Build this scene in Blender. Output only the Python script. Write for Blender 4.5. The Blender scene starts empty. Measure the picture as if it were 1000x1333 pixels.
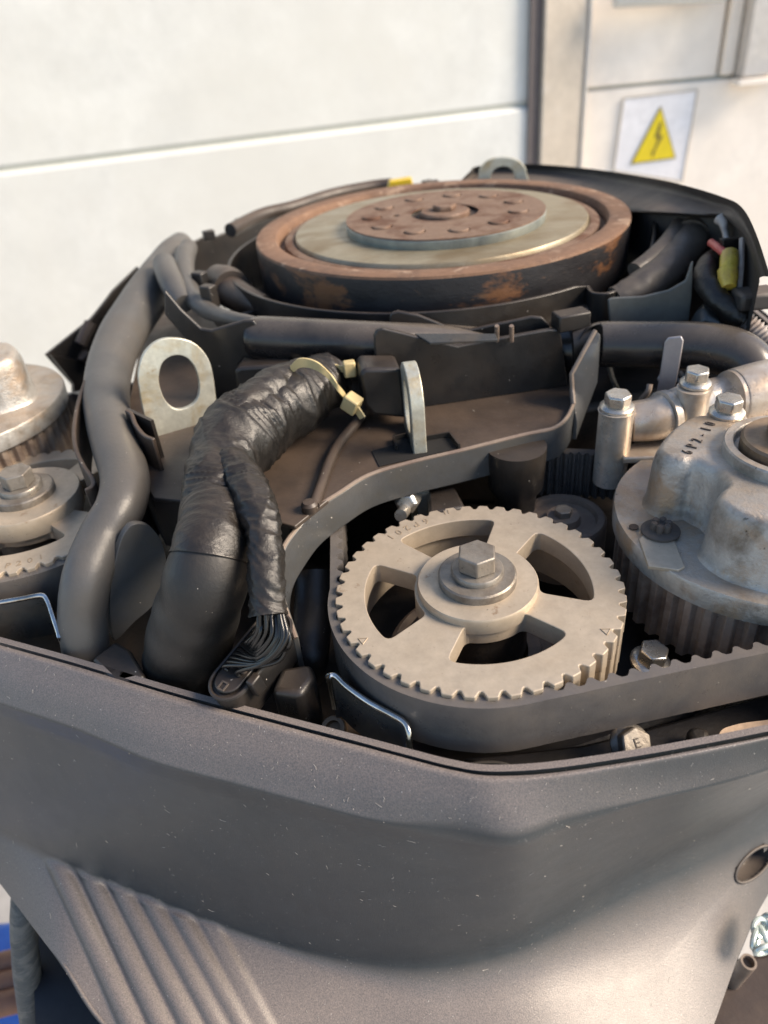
import bpy, bmesh, math, random
from mathutils import Vector, Matrix, noise
random.seed(7)
D = bpy.data
SC = bpy.context.scene
COL = SC.collection
R = math.radians

# ------------------------------------------------------------------ camera
FPX, PITCH, ROLL, CH = 963.0, R(34.5), R(-5.75), 0.2226
FWD = Vector((0, math.cos(PITCH), -math.sin(PITCH)))
UP0 = Vector((0, math.sin(PITCH), math.cos(PITCH)))
RT0 = Vector((1, 0, 0))
CX = RT0 * math.cos(ROLL) + UP0 * math.sin(ROLL)
CY = -RT0 * math.sin(ROLL) + UP0 * math.cos(ROLL)
CAM = Vector((0, 0, CH))
cd = D.cameras.new('camera')
cam = D.objects.new('camera', cd)
COL.objects.link(cam)
cam.matrix_world = Matrix((
    (CX.x, CY.x, -FWD.x, CAM.x), (CX.y, CY.y, -FWD.y, CAM.y), (CX.z, CY.z, -FWD.z, CAM.z), (0, 0, 0, 1)))
cd.sensor_fit = 'VERTICAL'
cd.sensor_height = 36
cd.lens = FPX / 1333 * 36
cd.clip_start = 0.01
cd.clip_end = 400
cd.dof.use_dof = True
cd.dof.focus_distance = 0.335
cd.dof.aperture_fstop = 7.5
SC.camera = cam

# ------------------------------------------------------------------ world, sun, exposure
SUN_EL, SUN_AZ = R(35), R(102)       # azimuth measured clockwise from +Y (north)
w = D.worlds.new('World')
SC.world = w
w.use_nodes = True
nt = w.node_tree
bg = nt.nodes['Background']
sky = nt.nodes.new('ShaderNodeTexSky')
sky.sky_type = 'NISHITA'
sky.sun_disc = False
sky.sun_elevation = SUN_EL
sky.sun_rotation = SUN_AZ
sky.air_density = 1.0
sky.dust_density = 0.8
sky.ozone_density = 1.0
nt.links.new(sky.outputs[0], bg.inputs[0])
bg.inputs[1].default_value = 0.125
sl = D.lights.new('sun', 'SUN')
sl.energy = 4.2
sl.angle = R(26)
sl.color = (1.0, 0.84, 0.66)
sun = D.objects.new('sun', sl)
COL.objects.link(sun)
sdir = Vector((math.sin(SUN_AZ) * math.cos(SUN_EL), math.cos(SUN_AZ) * math.cos(SUN_EL), math.sin(SUN_EL)))
sun.rotation_euler = sdir.to_track_quat('Z', 'Y').to_euler()
SC.view_settings.view_transform = 'Standard'
SC.view_settings.look = 'None'
SC.view_settings.exposure = 0.94
SC.view_settings.gamma = 1.0


# ------------------------------------------------------------------ pixel -> place helpers (built at real heights)
def ray(px, py):
    return (FWD + CX * ((px - 500) / FPX) + CY * (-(py - 666.5) / FPX))


def P(px, py, z):
    d = ray(px, py)
    return CAM + d * ((z - CH) / d.z)


def PV(px, py, p0, n):
    d = ray(px, py)
    return CAM + d * ((Vector(p0) - CAM).dot(n) / d.dot(n))


def PD(px, py, depth):
    return CAM + ray(px, py) * depth


def dep(p):
    return (Vector(p) - CAM).dot(FWD)


def cr(pts, n, closed=False):
    """Catmull-Rom through tuples of any length"""
    pts = [tuple(p) for p in pts]
    m = len(pts)
    out = []
    segs = m if closed else m - 1
    for i in range(segs):
        if closed:
            a, b, c, d = pts[(i - 1) % m], pts[i], pts[(i + 1) % m], pts[(i + 2) % m]
        else:
            b, c = pts[i], pts[i + 1]
            a = pts[i - 1] if i > 0 else tuple(2 * x - y for x, y in zip(b, c))
            d = pts[i + 2] if i + 2 < m else tuple(2 * x - y for x, y in zip(c, b))
        for k in range(n):
            t = k / n
            t2, t3 = t * t, t * t * t
            out.append(tuple(0.5 * (2 * q + (r - p) * t + (2 * p - 5 * q + 4 * r - s) * t2 + (3 * q - p - 3 * r + s) * t3)
                             for p, q, r, s in zip(a, b, c, d)))
    if not closed:
        out.append(pts[-1])
    return out


# ------------------------------------------------------------------ materials
def mat(name, col, rough=0.5, metal=0.0, col2=None, s2=20, lo=0.45, hi=0.65, col3=None, s3=60, lo3=0.6, hi3=0.7,
        bump=0.2, bs=300, bdist=0.0005, specks=0.0, speckcol=(0.6, 0.56, 0.5), speckscale=260, rvar=0.15,
        stretch=(1, 1, 1), spec=0.5, dust=None, emis=None, trans=0.0, pits=0.0, pitscale=300):
    m = D.materials.new(name)
    m.use_nodes = True
    t = m.node_tree
    N, L = t.nodes, t.links
    b = N['Principled BSDF']
    b.inputs['Metallic'].default_value = metal
    b.inputs['Specular IOR Level'].default_value = spec
    tc = N.new('ShaderNodeTexCoord')
    mp = N.new('ShaderNodeMapping')
    mp.inputs['Scale'].default_value = stretch
    L.new(tc.outputs['Object'], mp.inputs[0])
    V = mp.outputs[0]

    def nz(scale, det=6, ro=0.6, dis=0.0):
        n = N.new('ShaderNodeTexNoise')
        n.inputs['Scale'].default_value = scale
        n.inputs['Detail'].default_value = det
        n.inputs['Roughness'].default_value = ro
        n.inputs['Distortion'].default_value = dis
        L.new(V, n.inputs['Vector'])
        return n.outputs['Fac']

    def ramp(src, a, c):
        r = N.new('ShaderNodeMapRange')
        r.inputs['From Min'].default_value = a
        r.inputs['From Max'].default_value = c
        L.new(src, r.inputs['Value'])
        return r.outputs[0]

    def mix(fac, A, B):
        x = N.new('ShaderNodeMix')
        x.data_type = 'RGBA'
        if isinstance(fac, float):
            x.inputs[0].default_value = fac
        else:
            L.new(fac, x.inputs[0])
        for inp, v in ((x.inputs[6], A), (x.inputs[7], B)):
            if isinstance(v, tuple):
                inp.default_value = (*v, 1)
            else:
                L.new(v, inp)
        return x.outputs[2]

    c = tuple(col)
    fine = mix(ramp(nz(s2 * 6, 8, 0.7), 0.3, 0.7), tuple(x * 0.86 for x in c), tuple(min(1, x * 1.12) for x in c))
    c = fine
    if col2:
        c = mix(ramp(nz(s2, 8, 0.65, 0.4), lo, hi), c, tuple(col2))
    if col3:
        c = mix(ramp(nz(s3, 8, 0.7, 0.3), lo3, hi3), c, tuple(col3))
    if dust:   # settled dust on upward faces, also painted sunlight on the cowl: (colour, amount, scale)
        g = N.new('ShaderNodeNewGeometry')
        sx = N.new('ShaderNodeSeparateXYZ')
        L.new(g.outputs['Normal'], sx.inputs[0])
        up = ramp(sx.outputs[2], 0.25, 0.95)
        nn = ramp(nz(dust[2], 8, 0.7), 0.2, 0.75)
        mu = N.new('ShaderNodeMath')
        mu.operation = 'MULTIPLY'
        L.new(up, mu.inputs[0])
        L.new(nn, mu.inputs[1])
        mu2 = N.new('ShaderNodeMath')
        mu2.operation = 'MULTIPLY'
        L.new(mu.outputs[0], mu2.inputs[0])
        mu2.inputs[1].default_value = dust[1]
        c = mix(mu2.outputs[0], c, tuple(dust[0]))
    if specks:
        vo = N.new('ShaderNodeTexVoronoi')
        vo.inputs['Scale'].default_value = speckscale
        vo.inputs['Randomness'].default_value = 1
        wv = N.new('ShaderNodeVectorMath')   # warp so that specks are not round
        wv.operation = 'ADD'
        nn = N.new('ShaderNodeTexNoise')
        nn.inputs['Scale'].default_value = speckscale * 1.5
        nn.inputs['Detail'].default_value = 3
        L.new(V, nn.inputs['Vector'])
        sc_ = N.new('ShaderNodeVectorMath')
        sc_.operation = 'SCALE'
        sc_.inputs[3].default_value = 1.3 / speckscale
        L.new(nn.outputs['Color'], sc_.inputs[0])
        L.new(V, wv.inputs[0])
        L.new(sc_.outputs[0], wv.inputs[1])
        L.new(wv.outputs[0], vo.inputs['Vector'])
        near = ramp(vo.outputs['Distance'], 0.13, 0.06)
        sp = N.new('ShaderNodeSeparateColor')
        L.new(vo.outputs['Color'], sp.inputs[0])
        pick = ramp(sp.outputs[0], 1 - specks, 1 - specks + 0.02)
        mu = N.new('ShaderNodeMath')
        mu.operation = 'MULTIPLY'
        L.new(near, mu.inputs[0])
        L.new(pick, mu.inputs[1])
        c = mix(mu.outputs[0], c, tuple(speckcol))
    if pits:
        pt = ramp(nz(pitscale, 3, 0.5), 0.30, 0.22)
        mu = N.new('ShaderNodeMath')
        mu.operation = 'MULTIPLY'
        L.new(pt, mu.inputs[0])
        mu.inputs[1].default_value = pits
        c = mix(mu.outputs[0], c, (0.03, 0.025, 0.02))
    if isinstance(c, tuple):
        b.inputs['Base Color'].default_value = (*c, 1)
    else:
        L.new(c, b.inputs['Base Color'])
    rr = N.new('ShaderNodeMapRange')
    rr.inputs['From Min'].default_value = 0.3
    rr.inputs['From Max'].default_value = 0.7
    rr.inputs['To Min'].default_value = max(0.03, rough - rvar)
    rr.inputs['To Max'].default_value = min(1, rough + rvar)
    L.new(nz(s2 * 2.2, 6, 0.7), rr.inputs['Value'])
    L.new(rr.outputs[0], b.inputs['Roughness'])
    if bump:
        bp = N.new('ShaderNodeBump')
        bp.inputs['Strength'].default_value = bump
        bp.inputs['Distance'].default_value = bdist
        L.new(nz(bs, 6, 0.65), bp.inputs['Height'])
        L.new(bp.outputs[0], b.inputs['Normal'])
    if trans:
        b.inputs['Transmission Weight'].default_value = trans
    return m


DUST = (0.26, 0.20, 0.15)
M = {}
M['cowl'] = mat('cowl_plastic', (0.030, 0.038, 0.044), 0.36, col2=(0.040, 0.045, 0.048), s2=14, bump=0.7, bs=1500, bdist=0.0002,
                specks=0.16, speckscale=700, speckcol=(0.5, 0.48, 0.45), dust=((0.41, 0.33, 0.285), 0.66, 1500), rvar=0.06)  # dust also lightens upward faces to paint in the sunlit bands
M['black'] = mat('black_plastic', (0.012, 0.0115, 0.0115), 0.38, col2=(0.026, 0.021, 0.017), s2=18, bump=0.3, bs=700, bdist=0.0003,
                 specks=0.05, speckscale=380, dust=((0.11, 0.08, 0.06), 0.35, 30))
M['plate'] = mat('dusty_plastic', (0.026, 0.020, 0.0165), 0.46, col2=(0.060, 0.043, 0.032), s2=14, lo=0.4, hi=0.7, bump=0.4, bs=500,
                 bdist=0.0003, specks=0.05, speckscale=420, dust=((0.15, 0.105, 0.075), 0.45, 24))
M['shell'] = mat('shell_plastic', (0.022, 0.021, 0.021), 0.58, col2=(0.055, 0.048, 0.042), s2=9, bump=0.2, bs=400, bdist=0.0003,
                 dust=((0.15, 0.115, 0.09), 0.9, 16))
M['strap'] = mat('strap_rubber', (0.058, 0.061, 0.064), 0.40, col2=(0.062, 0.060, 0.055), s2=22, lo=0.45, hi=0.65, bump=0.3, bs=600,
                 bdist=0.0003, specks=0.08, speckscale=420, dust=((0.2, 0.16, 0.12), 0.5, 40))
M['hose'] = mat('grey_hose', (0.078, 0.076, 0.073), 0.42, col2=(0.095, 0.082, 0.068), s2=12, lo=0.4, hi=0.75, bump=0.5, bs=500,
                bdist=0.0003, specks=0.05, speckscale=420, rvar=0.08)
M['pipe'] = mat('black_pipe', (0.012, 0.011, 0.0115), 0.25, col2=(0.035, 0.028, 0.024), s2=16, bump=0.15, bs=300, bdist=0.0003,
                dust=((0.2, 0.17, 0.14), 0.55, 18), rvar=0.08)
M['tape'] = mat('vinyl_tape', (0.0075, 0.007, 0.0065), 0.41, col2=(0.018, 0.0135, 0.010), s2=30, lo=0.5, hi=0.75, bump=0.6, bs=130,
                bdist=0.0014, stretch=(1, 1.6, 1), dust=((0.12, 0.09, 0.065), 0.22, 120), rvar=0.12)
M['sleeve'] = mat('rubber_sleeve', (0.011, 0.0105, 0.010), 0.47, col2=(0.020, 0.017, 0.014), s2=16, bump=0.5, bs=420, bdist=0.0004,
                  specks=0.05, speckscale=520, dust=((0.10, 0.085, 0.07), 0.18, 90))
M['wire'] = mat('wire_insulation', (0.010, 0.010, 0.010), 0.25, bump=0.05, rvar=0.06)
M['belt'] = mat('belt_rubber', (0.085, 0.079, 0.076), 0.36, col2=(0.12, 0.105, 0.092), s2=25, bump=0.35, bs=900, bdist=0.0002,
                specks=0.10, speckscale=420, speckcol=(0.4, 0.36, 0.3), dust=((0.16, 0.12, 0.09), 0.15, 40))
M['alu'] = mat('sprocket_metal', (0.45, 0.375, 0.285), 0.46, 0.42, col2=(0.38, 0.30, 0.21), s2=24, lo=0.45, hi=0.95,
               col3=(0.20, 0.105, 0.045), s3=34, lo3=0.615, hi3=0.68, bump=0.25, bs=700, bdist=0.0002, pits=0.7, pitscale=520, rvar=0.08)
M['cast'] = mat('cast_aluminium', (0.40, 0.39, 0.365), 0.42, 0.55, col2=(0.17, 0.15, 0.125), s2=42, lo=0.50, hi=0.68,
                col3=(0.34, 0.25, 0.17), s3=16, lo3=0.5, hi3=0.62, bump=0.8, bs=620, bdist=0.0005, pits=1.0, pitscale=260, rvar=0.14,
                dust=((0.46, 0.35, 0.25), 0.8, 160))
M['cast2'] = mat('machined_aluminium', (0.62, 0.57, 0.50), 0.34, 0.55, col2=(0.42, 0.32, 0.23), s2=30, lo=0.45, hi=0.7,
                 bump=0.4, bs=260, bdist=0.0005, pits=0.5, pitscale=300, dust=((0.40, 0.30, 0.22), 0.5, 40))
M['boltgrey'] = mat('dull_bolt_steel', (0.26, 0.24, 0.21), 0.46, 0.6, col2=(0.12, 0.10, 0.08), s2=50, bump=0.6, bs=420, bdist=0.0004,
                    dust=((0.26, 0.21, 0.16), 0.55, 60), pits=0.6)
M['guard2'] = mat('guard_plastic', (0.115, 0.115, 0.105), 0.45, col2=(0.09, 0.085, 0.075), s2=25, bump=0.3, bs=500)
M['zinc'] = mat('zinc_steel', (0.50, 0.48, 0.44), 0.32, 0.8, col2=(0.42, 0.36, 0.28), s2=60, lo=0.45, hi=0.7, bump=0.25, bs=380,
                bdist=0.0003, pits=0.5)
M['chrome'] = mat('bright_steel', (0.62, 0.60, 0.57), 0.16, 1.0, col2=(0.35, 0.31, 0.26), s2=60, bump=0.15, bs=300, bdist=0.0002)
M['darksteel'] = mat('dark_steel', (0.07, 0.07, 0.068), 0.33, 0.5, col2=(0.11, 0.09, 0.07), s2=30, bump=0.2, bs=300, bdist=0.0003)
M['eye'] = mat('passivated_steel', (0.50, 0.50, 0.43), 0.42, 0.55, col2=(0.38, 0.30, 0.17), s2=38, lo=0.48, hi=0.68,
               col3=(0.30, 0.20, 0.10), s3=90, lo3=0.62, hi3=0.75, bump=0.4, bs=300, bdist=0.0004, pits=0.6)
M['brownbolt'] = mat('brown_coated_bolt', (0.20, 0.135, 0.08), 0.5, 0.3, col2=(0.13, 0.085, 0.055), s2=50, bump=0.5, bs=360,
                     bdist=0.0004, dust=((0.33, 0.24, 0.16), 0.5, 70))
M['rust'] = mat('rusty_ring', (0.185, 0.105, 0.064), 0.75, 0.15, col2=(0.11, 0.065, 0.045), s2=30, lo=0.47, hi=0.68,
                col3=(0.42, 0.30, 0.21), s3=60, lo3=0.55, hi3=0.72, bump=0.5, bs=300, bdist=0.0005)
M['rustside'] = mat('rust_and_black_paint', (0.022, 0.021, 0.023), 0.40, 0.2, col2=(0.16, 0.075, 0.036), s2=17, lo=0.55, hi=0.62,
                    col3=(0.16, 0.09, 0.05), s3=40, lo3=0.6, hi3=0.7, bump=0.5, bs=240, bdist=0.0005, stretch=(1, 1, 2))
M['rusthub'] = mat('rusty_hub', (0.185, 0.120, 0.082), 0.68, 0.2, col2=(0.10, 0.044, 0.022), s2=38, lo=0.47, hi=0.62,
                   col3=(0.10, 0.06, 0.045), s3=34, lo3=0.60, hi3=0.74, bump=0.7, bs=300, bdist=0.0007)
M['fly'] = mat('flywheel_face', (0.27, 0.235, 0.165), 0.45, 0.4, col2=(0.19, 0.145, 0.085), s2=16, lo=0.45, hi=0.66,
               col3=(0.30, 0.17, 0.09), s3=22, lo3=0.66, hi3=0.74, bump=0.3, bs=240, bdist=0.0004, stretch=(1, 2.2, 1))
M['flyedge'] = mat('hub_plate_edge', (0.36, 0.40, 0.37), 0.42, 0.5, col2=(0.14, 0.16, 0.16), s2=16, lo=0.4, hi=0.65, bump=0.4)
M['hole'] = mat('dark_recess', (0.045, 0.030, 0.022), 0.8, bump=0.4, bs=300)  # dark brown for the small hole and the hub recess floor
M['void'] = mat('slot_darkness', (0.004, 0.0035, 0.0035), 0.9, bump=0.0)  # near-black that stands in for the dark inside the slot
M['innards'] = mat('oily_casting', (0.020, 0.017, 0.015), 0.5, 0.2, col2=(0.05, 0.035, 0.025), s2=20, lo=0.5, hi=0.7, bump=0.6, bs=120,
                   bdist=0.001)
M['tooth'] = mat('pulley_teeth_steel', (0.36, 0.29, 0.23), 0.42, 0.3, col2=(0.18, 0.13, 0.10), s2=40, bump=0.4, bs=400)
M['tie'] = mat('yellowed_nylon', (0.50, 0.40, 0.20), 0.42, bump=0.1, col2=(0.42, 0.33, 0.16), s2=30)
M['wall'] = mat('white_panel', (0.60, 0.61, 0.585), 0.42, col2=(0.56, 0.56, 0.52), s2=1.6, lo=0.4, hi=0.7, bump=0.15, bs=30, bdist=0.002,
                rvar=0.05)
M['wallb'] = mat('cream_panel', (0.88, 0.80, 0.70), 0.5, col2=(0.85, 0.76, 0.65), s2=2.0, bump=0.15, bs=30, bdist=0.002)
M['joint'] = mat('panel_joint', (0.42, 0.43, 0.38), 0.8, bump=0.1)  # grey-green of the recessed panel seam
M['post'] = mat('beige_post', (0.50, 0.44, 0.36), 0.5, col2=(0.60, 0.56, 0.5), s2=6, lo=0.5, hi=0.7, bump=0.2, bs=40, bdist=0.001)
M['postdark'] = mat('dark_rubber_seal', (0.10, 0.085, 0.085), 0.6, bump=0.1)
M['duct'] = mat('galvanised_duct', (0.60, 0.56, 0.51), 0.45, 0.4, col2=(0.52, 0.50, 0.48), s2=12, bump=0.1)
M['signwhite'] = mat('sign_white', (0.82, 0.80, 0.80), 0.4, bump=0.05, col2=(0.79, 0.77, 0.77), s2=8)
M['signyellow'] = mat('sign_yellow', (0.80, 0.62, 0.01), 0.4, bump=0.05, col2=(0.76, 0.57, 0.01), s2=9)
M['signink'] = mat('sign_ink', (0.20, 0.15, 0.02), 0.5, bump=0.0)
M['yellow'] = mat('yellow_plastic', (0.62, 0.42, 0.02), 0.4, bump=0.1, col2=(0.5, 0.32, 0.03), s2=60)
M['conn'] = mat('yellow_connector', (0.55, 0.42, 0.06), 0.35, bump=0.1, col2=(0.40, 0.27, 0.06), s2=90)
M['red'] = mat('red_wire', (0.55, 0.11, 0.09), 0.4, bump=0.05)
M['conduit'] = mat('pale_conduit', (0.42, 0.38, 0.35), 0.4, bump=0.1, col2=(0.25, 0.2, 0.17), s2=80)
M['scale'] = mat('peeling_beige_paint', (0.50, 0.36, 0.25), 0.7, col2=(0.40, 0.28, 0.19), s2=60, bump=0.6, bs=160, bdist=0.0012)
M['ground'] = mat('concrete_ground', (0.44, 0.42, 0.39), 0.8, col2=(0.38, 0.365, 0.34), s2=3, bump=0.3, bs=20, bdist=0.01)
M['blue'] = mat('blue_plastic', (0.02, 0.10, 0.42), 0.45, col2=(0.03, 0.14, 0.5), s2=12, bump=0.1)
M['brick'] = mat('brown_roll', (0.22, 0.10, 0.055), 0.6, col2=(0.15, 0.065, 0.04), s2=30, bump=0.3)
M['navy'] = mat('dark_lower_unit', (0.018, 0.018, 0.022), 0.5, bump=0.2)
M['fender'] = mat('worn_rubber_edge', (0.085, 0.085, 0.078), 0.55, col2=(0.15, 0.14, 0.12), s2=50, lo=0.5, hi=0.6, bump=0.7, bs=120,
                  bdist=0.0015, stretch=(1, 1, 4))
M['chain'] = mat('chain_links', (0.55, 0.62, 0.58), 0.3, 0.5, bump=0.2)
M['brown'] = mat('brown_bracket', (0.035, 0.022, 0.018), 0.6, col2=(0.06, 0.04, 0.03), s2=20, bump=0.3)
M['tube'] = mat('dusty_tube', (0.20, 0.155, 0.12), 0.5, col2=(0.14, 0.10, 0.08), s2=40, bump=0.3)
M['ink'] = mat('stamped_marks', (0.075, 0.06, 0.05), 0.7, bump=0.0)
M['clip'] = mat('clip_steel', (0.40, 0.37, 0.37), 0.35, 0.6, bump=0.1)
M['guard'] = mat('grey_guard', (0.13, 0.145, 0.14), 0.42, col2=(0.10, 0.10, 0.09), s2=25, bump=0.3, bs=500)
M['ductmat'] = mat('dusty_duct', (0.085, 0.068, 0.054), 0.55, col2=(0.12, 0.095, 0.072), s2=30, bump=0.4, bs=300)
M['lint'] = mat('dust_fibres', (0.42, 0.39, 0.35), 0.7, bump=0.0)
M['stamp'] = mat('stamped_metal', (0.30, 0.235, 0.165), 0.6, 0.3, bump=0.1)

# ------------------------------------------------------------------ mesh helpers
ROOT = {}     # object name -> world location of its origin


class MB:
    def __init__(s):
        s.v, s.f = [], []

    def add(s, vs, fs):
        o = len(s.v)
        s.v += [Vector(v) for v in vs]
        s.f += [tuple(i + o for i in f) for f in fs]
        return s

    def prism(s, pts, vec):
        vec = Vector(vec)
        n = len(pts)
        pts = [Vector(p) for p in pts]
        vs = pts + [p + vec for p in pts]
        fs = [tuple(range(n)), tuple(range(2 * n - 1, n - 1, -1))]
        fs += [((i + 1) % n, i, n + i, n + (i + 1) % n) for i in range(n)]
        return s.add(vs, fs)

    def box(s, c, size, rot=None):
        c = Vector(c)
        vs = []
        for x in (-.5, .5):
            for y in (-.5, .5):
                for z in (-.5, .5):
                    q = Vector((x * size[0], y * size[1], z * size[2]))
                    vs.append(c + (rot @ q if rot else q))
        return s.add(vs, [(0, 1, 3, 2), (4, 6, 7, 5), (0, 4, 5, 1), (2, 3, 7, 6), (0, 2, 6, 4), (1, 5, 7, 3)])

    def tube(s, path, rad, n=20, disp=None, cap=True, flat=1.0):
        path = [Vector(p) for p in path]
        m = len(path)
        if not hasattr(rad, '__len__'):
            rad = [rad] * m
        t0 = (path[1] - path[0]).normalized()
        a = t0.cross(Vector((0, 0, 1)))
        if a.length < 0.1:
            a = t0.cross(Vector((0, 1, 0)))
        a.normalize()
        vs = []
        L = 0
        for i, p in enumerate(path):
            t = (path[min(i + 1, m - 1)] - path[max(i - 1, 0)]).normalized()
            a = (a - t * a.dot(t)).normalized()
            b = t.cross(a)
            if i:
                L += (p - path[i - 1]).length
            for k in range(n):
                th = 2 * math.pi * k / n
                d = a * math.cos(th) + b * math.sin(th) * flat
                r = rad[i] + (disp(L, th, p) if disp else 0)
                vs.append(p + d * r)
        fs = [(i * n + k, i * n + (k + 1) % n, (i + 1) * n + (k + 1) % n, (i + 1) * n + k) for i in range(m - 1) for k in range(n)]
        if cap:
            fs.append(tuple(range(n - 1, -1, -1)))
            fs.append(tuple(range((m - 1) * n, m * n)))
        return s.add(vs, fs)

    def lathe(s, c, prof, n=64, axis=None, closed=False, cap=True):
        """prof: (radius, height) pairs from bottom/outside; axis rotates +Z to it"""
        c = Vector(c)
        q = Vector(axis).to_track_quat('Z', 'Y').to_matrix() if axis is not None else Matrix.Identity(3)
        vs, fs = [], []
        for (r, h) in prof:
            for k in range(n):
                th = 2 * math.pi * k / n
                vs.append(c + q @ Vector((r * math.cos(th), r * math.sin(th), h)))
        m = len(prof)
        for i in range(m - 1 if not closed else m):
            j = (i + 1) % m
            for k in range(n):
                k2 = (k + 1) % n
                fs.append((i * n + k, i * n + k2, j * n + k2, j * n + k))
        if not closed and cap:
            if prof[0][0] > 1e-6:
                fs.append(tuple(range(n - 1, -1, -1)))
            if prof[-1][0] > 1e-6:
                fs.append(tuple((m - 1) * n + k for k in range(n)))
        return s.add(vs, fs)

    def ribbon(s, tops, h, th, closed=False, lean=0.0):
        """upright strip: tops = 3D points of the top edge, h = height (number or list), th = thickness"""
        tops = [Vector(p) for p in tops]
        m = len(tops)
        hs = h if hasattr(h, '__len__') else [h] * m
        vs = []
        for i, p in enumerate(tops):
            a = tops[(i - 1) % m] if (closed or i) else tops[0]
            b = tops[(i + 1) % m] if (closed or i < m - 1) else tops[-1]
            t = (b - a)
            t.z = 0
            if t.length < 1e-7:
                t = Vector((1, 0, 0))
            t.normalize()
            nrm = Vector((t.y, -t.x, 0))
            o = nrm * (th / 2)
            ln = nrm * lean * hs[i]
            vs += [p + o, p - o, p - o - Vector((0, 0, hs[i])) + ln, p + o - Vector((0, 0, hs[i])) + ln]
        fs = []
        for i in range(m if closed else m - 1):
            j = (i + 1) % m
            for k in range(4):
                fs.append((i * 4 + k, i * 4 + (k + 1) % 4, j * 4 + (k + 1) % 4, j * 4 + k))
        if not closed:
            fs.append((3, 2, 1, 0))
            fs.append(tuple((m - 1) * 4 + k for k in range(4)))
        return s.add(vs, fs)

    def grid(s, rows):
        m, n = len(rows), len(rows[0])
        vs = [p for r in rows for p in r]
        return s.add(vs, [(i * n + k, i * n + k + 1, (i + 1) * n + k + 1, (i + 1) * n + k) for i in range(m - 1) for k in range(n - 1)])


def finish(me, m, smooth=True, ang=38):
    me.materials.append(m)
    bm = bmesh.new()
    bm.from_mesh(me)
    bmesh.ops.recalc_face_normals(bm, faces=bm.faces)
    bm.to_mesh(me)
    bm.free()
    if smooth:
        me.polygons.foreach_set('use_smooth', [True] * len(me.polygons))
        me.set_sharp_from_angle(angle=R(ang))


def obj(name, mb, m, parent=None, bevel=0, seg=2, smooth=True, ang=38, solid=0, label=None, subsurf=0, origin=None, kind=None):
    vs, fs = (mb.v, mb.f)
    if parent is None:
        if origin is None:
            lo = Vector((min(v[i] for v in vs) for i in range(3)))
            hi = Vector((max(v[i] for v in vs) for i in range(3)))
            origin = Vector(((lo.x + hi.x) / 2, (lo.y + hi.y) / 2, lo.z))
        base = Vector(origin)
    else:
        base = ROOT[parent.name]
    me = D.meshes.new(name)
    me.from_pydata([tuple(v - base) for v in vs], [], fs)
    finish(me, m, smooth, ang)
    o = D.objects.new(name, me)
    COL.objects.link(o)
    ROOT[o.name] = base
    if parent is None:
        o.location = base
    else:
        o.parent = parent
    if solid:
        md = o.modifiers.new('solid', 'SOLIDIFY')
        md.thickness = abs(solid)
        md.offset = -1 if solid > 0 else 1
    if bevel:
        md = o.modifiers.new('bevel', 'BEVEL')
        md.width = bevel
        md.segments = seg
        md.limit_method = 'ANGLE'
        md.angle_limit = R(35)
        md.use_clamp_overlap = True
    if subsurf:
        md = o.modifiers.new('sub', 'SUBSURF')
        md.levels = md.render_levels = subsurf
    if label:
        o['label'] = label
    if kind:
        o['kind'] = kind
    return o


def thing(name, loc, label, cat, group=None):
    o = D.objects.new(name, None)
    o.empty_display_size = 0.01
    COL.objects.link(o)
    o.location = loc
    ROOT[o.name] = Vector(loc)
    tag(o, label, cat, group)
    return o


def tag(o, label, cat, group=None):
    o['label'] = label
    o['category'] = cat
    if group:
        o['group'] = group
    return o


def copy_tree(o, dloc=None, rotz=None, label=None):
    c = o.copy()
    COL.objects.link(c)
    for ch in list(o.children):
        d = ch.copy()
        COL.objects.link(d)
        d.parent = c
        for g in list(ch.children):
            e = g.copy()
            COL.objects.link(e)
            e.parent = d
    if dloc is not None:
        c.location = dloc
    if rotz is not None:
        c.rotation_euler = (0, 0, rotz)
    if label:
        c['label'] = label
    return c


def flat_mesh(name, loops, thick, bevel=0.0):
    """closed 2D loops (first outer, rest holes) -> solid plate; top at z = 0, bottom at -thick"""
    cu = D.curves.new(name, 'CURVE')
    cu.dimensions = '2D'
    cu.fill_mode = 'BOTH'
    cu.extrude = max(thick / 2 - bevel, 1e-5)
    cu.bevel_depth = bevel
    cu.bevel_resolution = 1
    cu.offset = -bevel
    for lp in loops:
        sp = cu.splines.new('POLY')
        sp.points.add(len(lp) - 1)
        for i, p in enumerate(lp):
            sp.points[i].co = (p[0], p[1], 0, 1)
        sp.use_cyclic_u = True
    t = D.objects.new('tmp', cu)
    COL.objects.link(t)
    dg = bpy.context.evaluated_depsgraph_get()
    me = D.meshes.new_from_object(t.evaluated_get(dg))
    D.objects.remove(t)
    D.curves.remove(cu)
    vs = [v.co.copy() - Vector((0, 0, thick / 2)) for v in me.vertices]
    fs = [tuple(p.vertices) for p in me.polygons]
    D.meshes.remove(me)
    # weld
    mb = MB()
    mb.add(vs, fs)
    return mb


def weld(mb, d=1e-6):
    bm = bmesh.new()
    vv = [bm.verts.new(v) for v in mb.v]
    for f in mb.f:
        try:
            bm.faces.new([vv[i] for i in f])
        except ValueError:
            pass
    bmesh.ops.remove_doubles(bm, verts=bm.verts, dist=d)
    bm.verts.index_update()
    mb.v = [v.co.copy() for v in bm.verts]
    mb.f = [tuple(v.index for v in f.verts) for f in bm.faces]
    bm.free()
    return mb


def xf(mb, mtx):
    mb.v = [mtx @ v for v in mb.v]
    return mb


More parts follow.
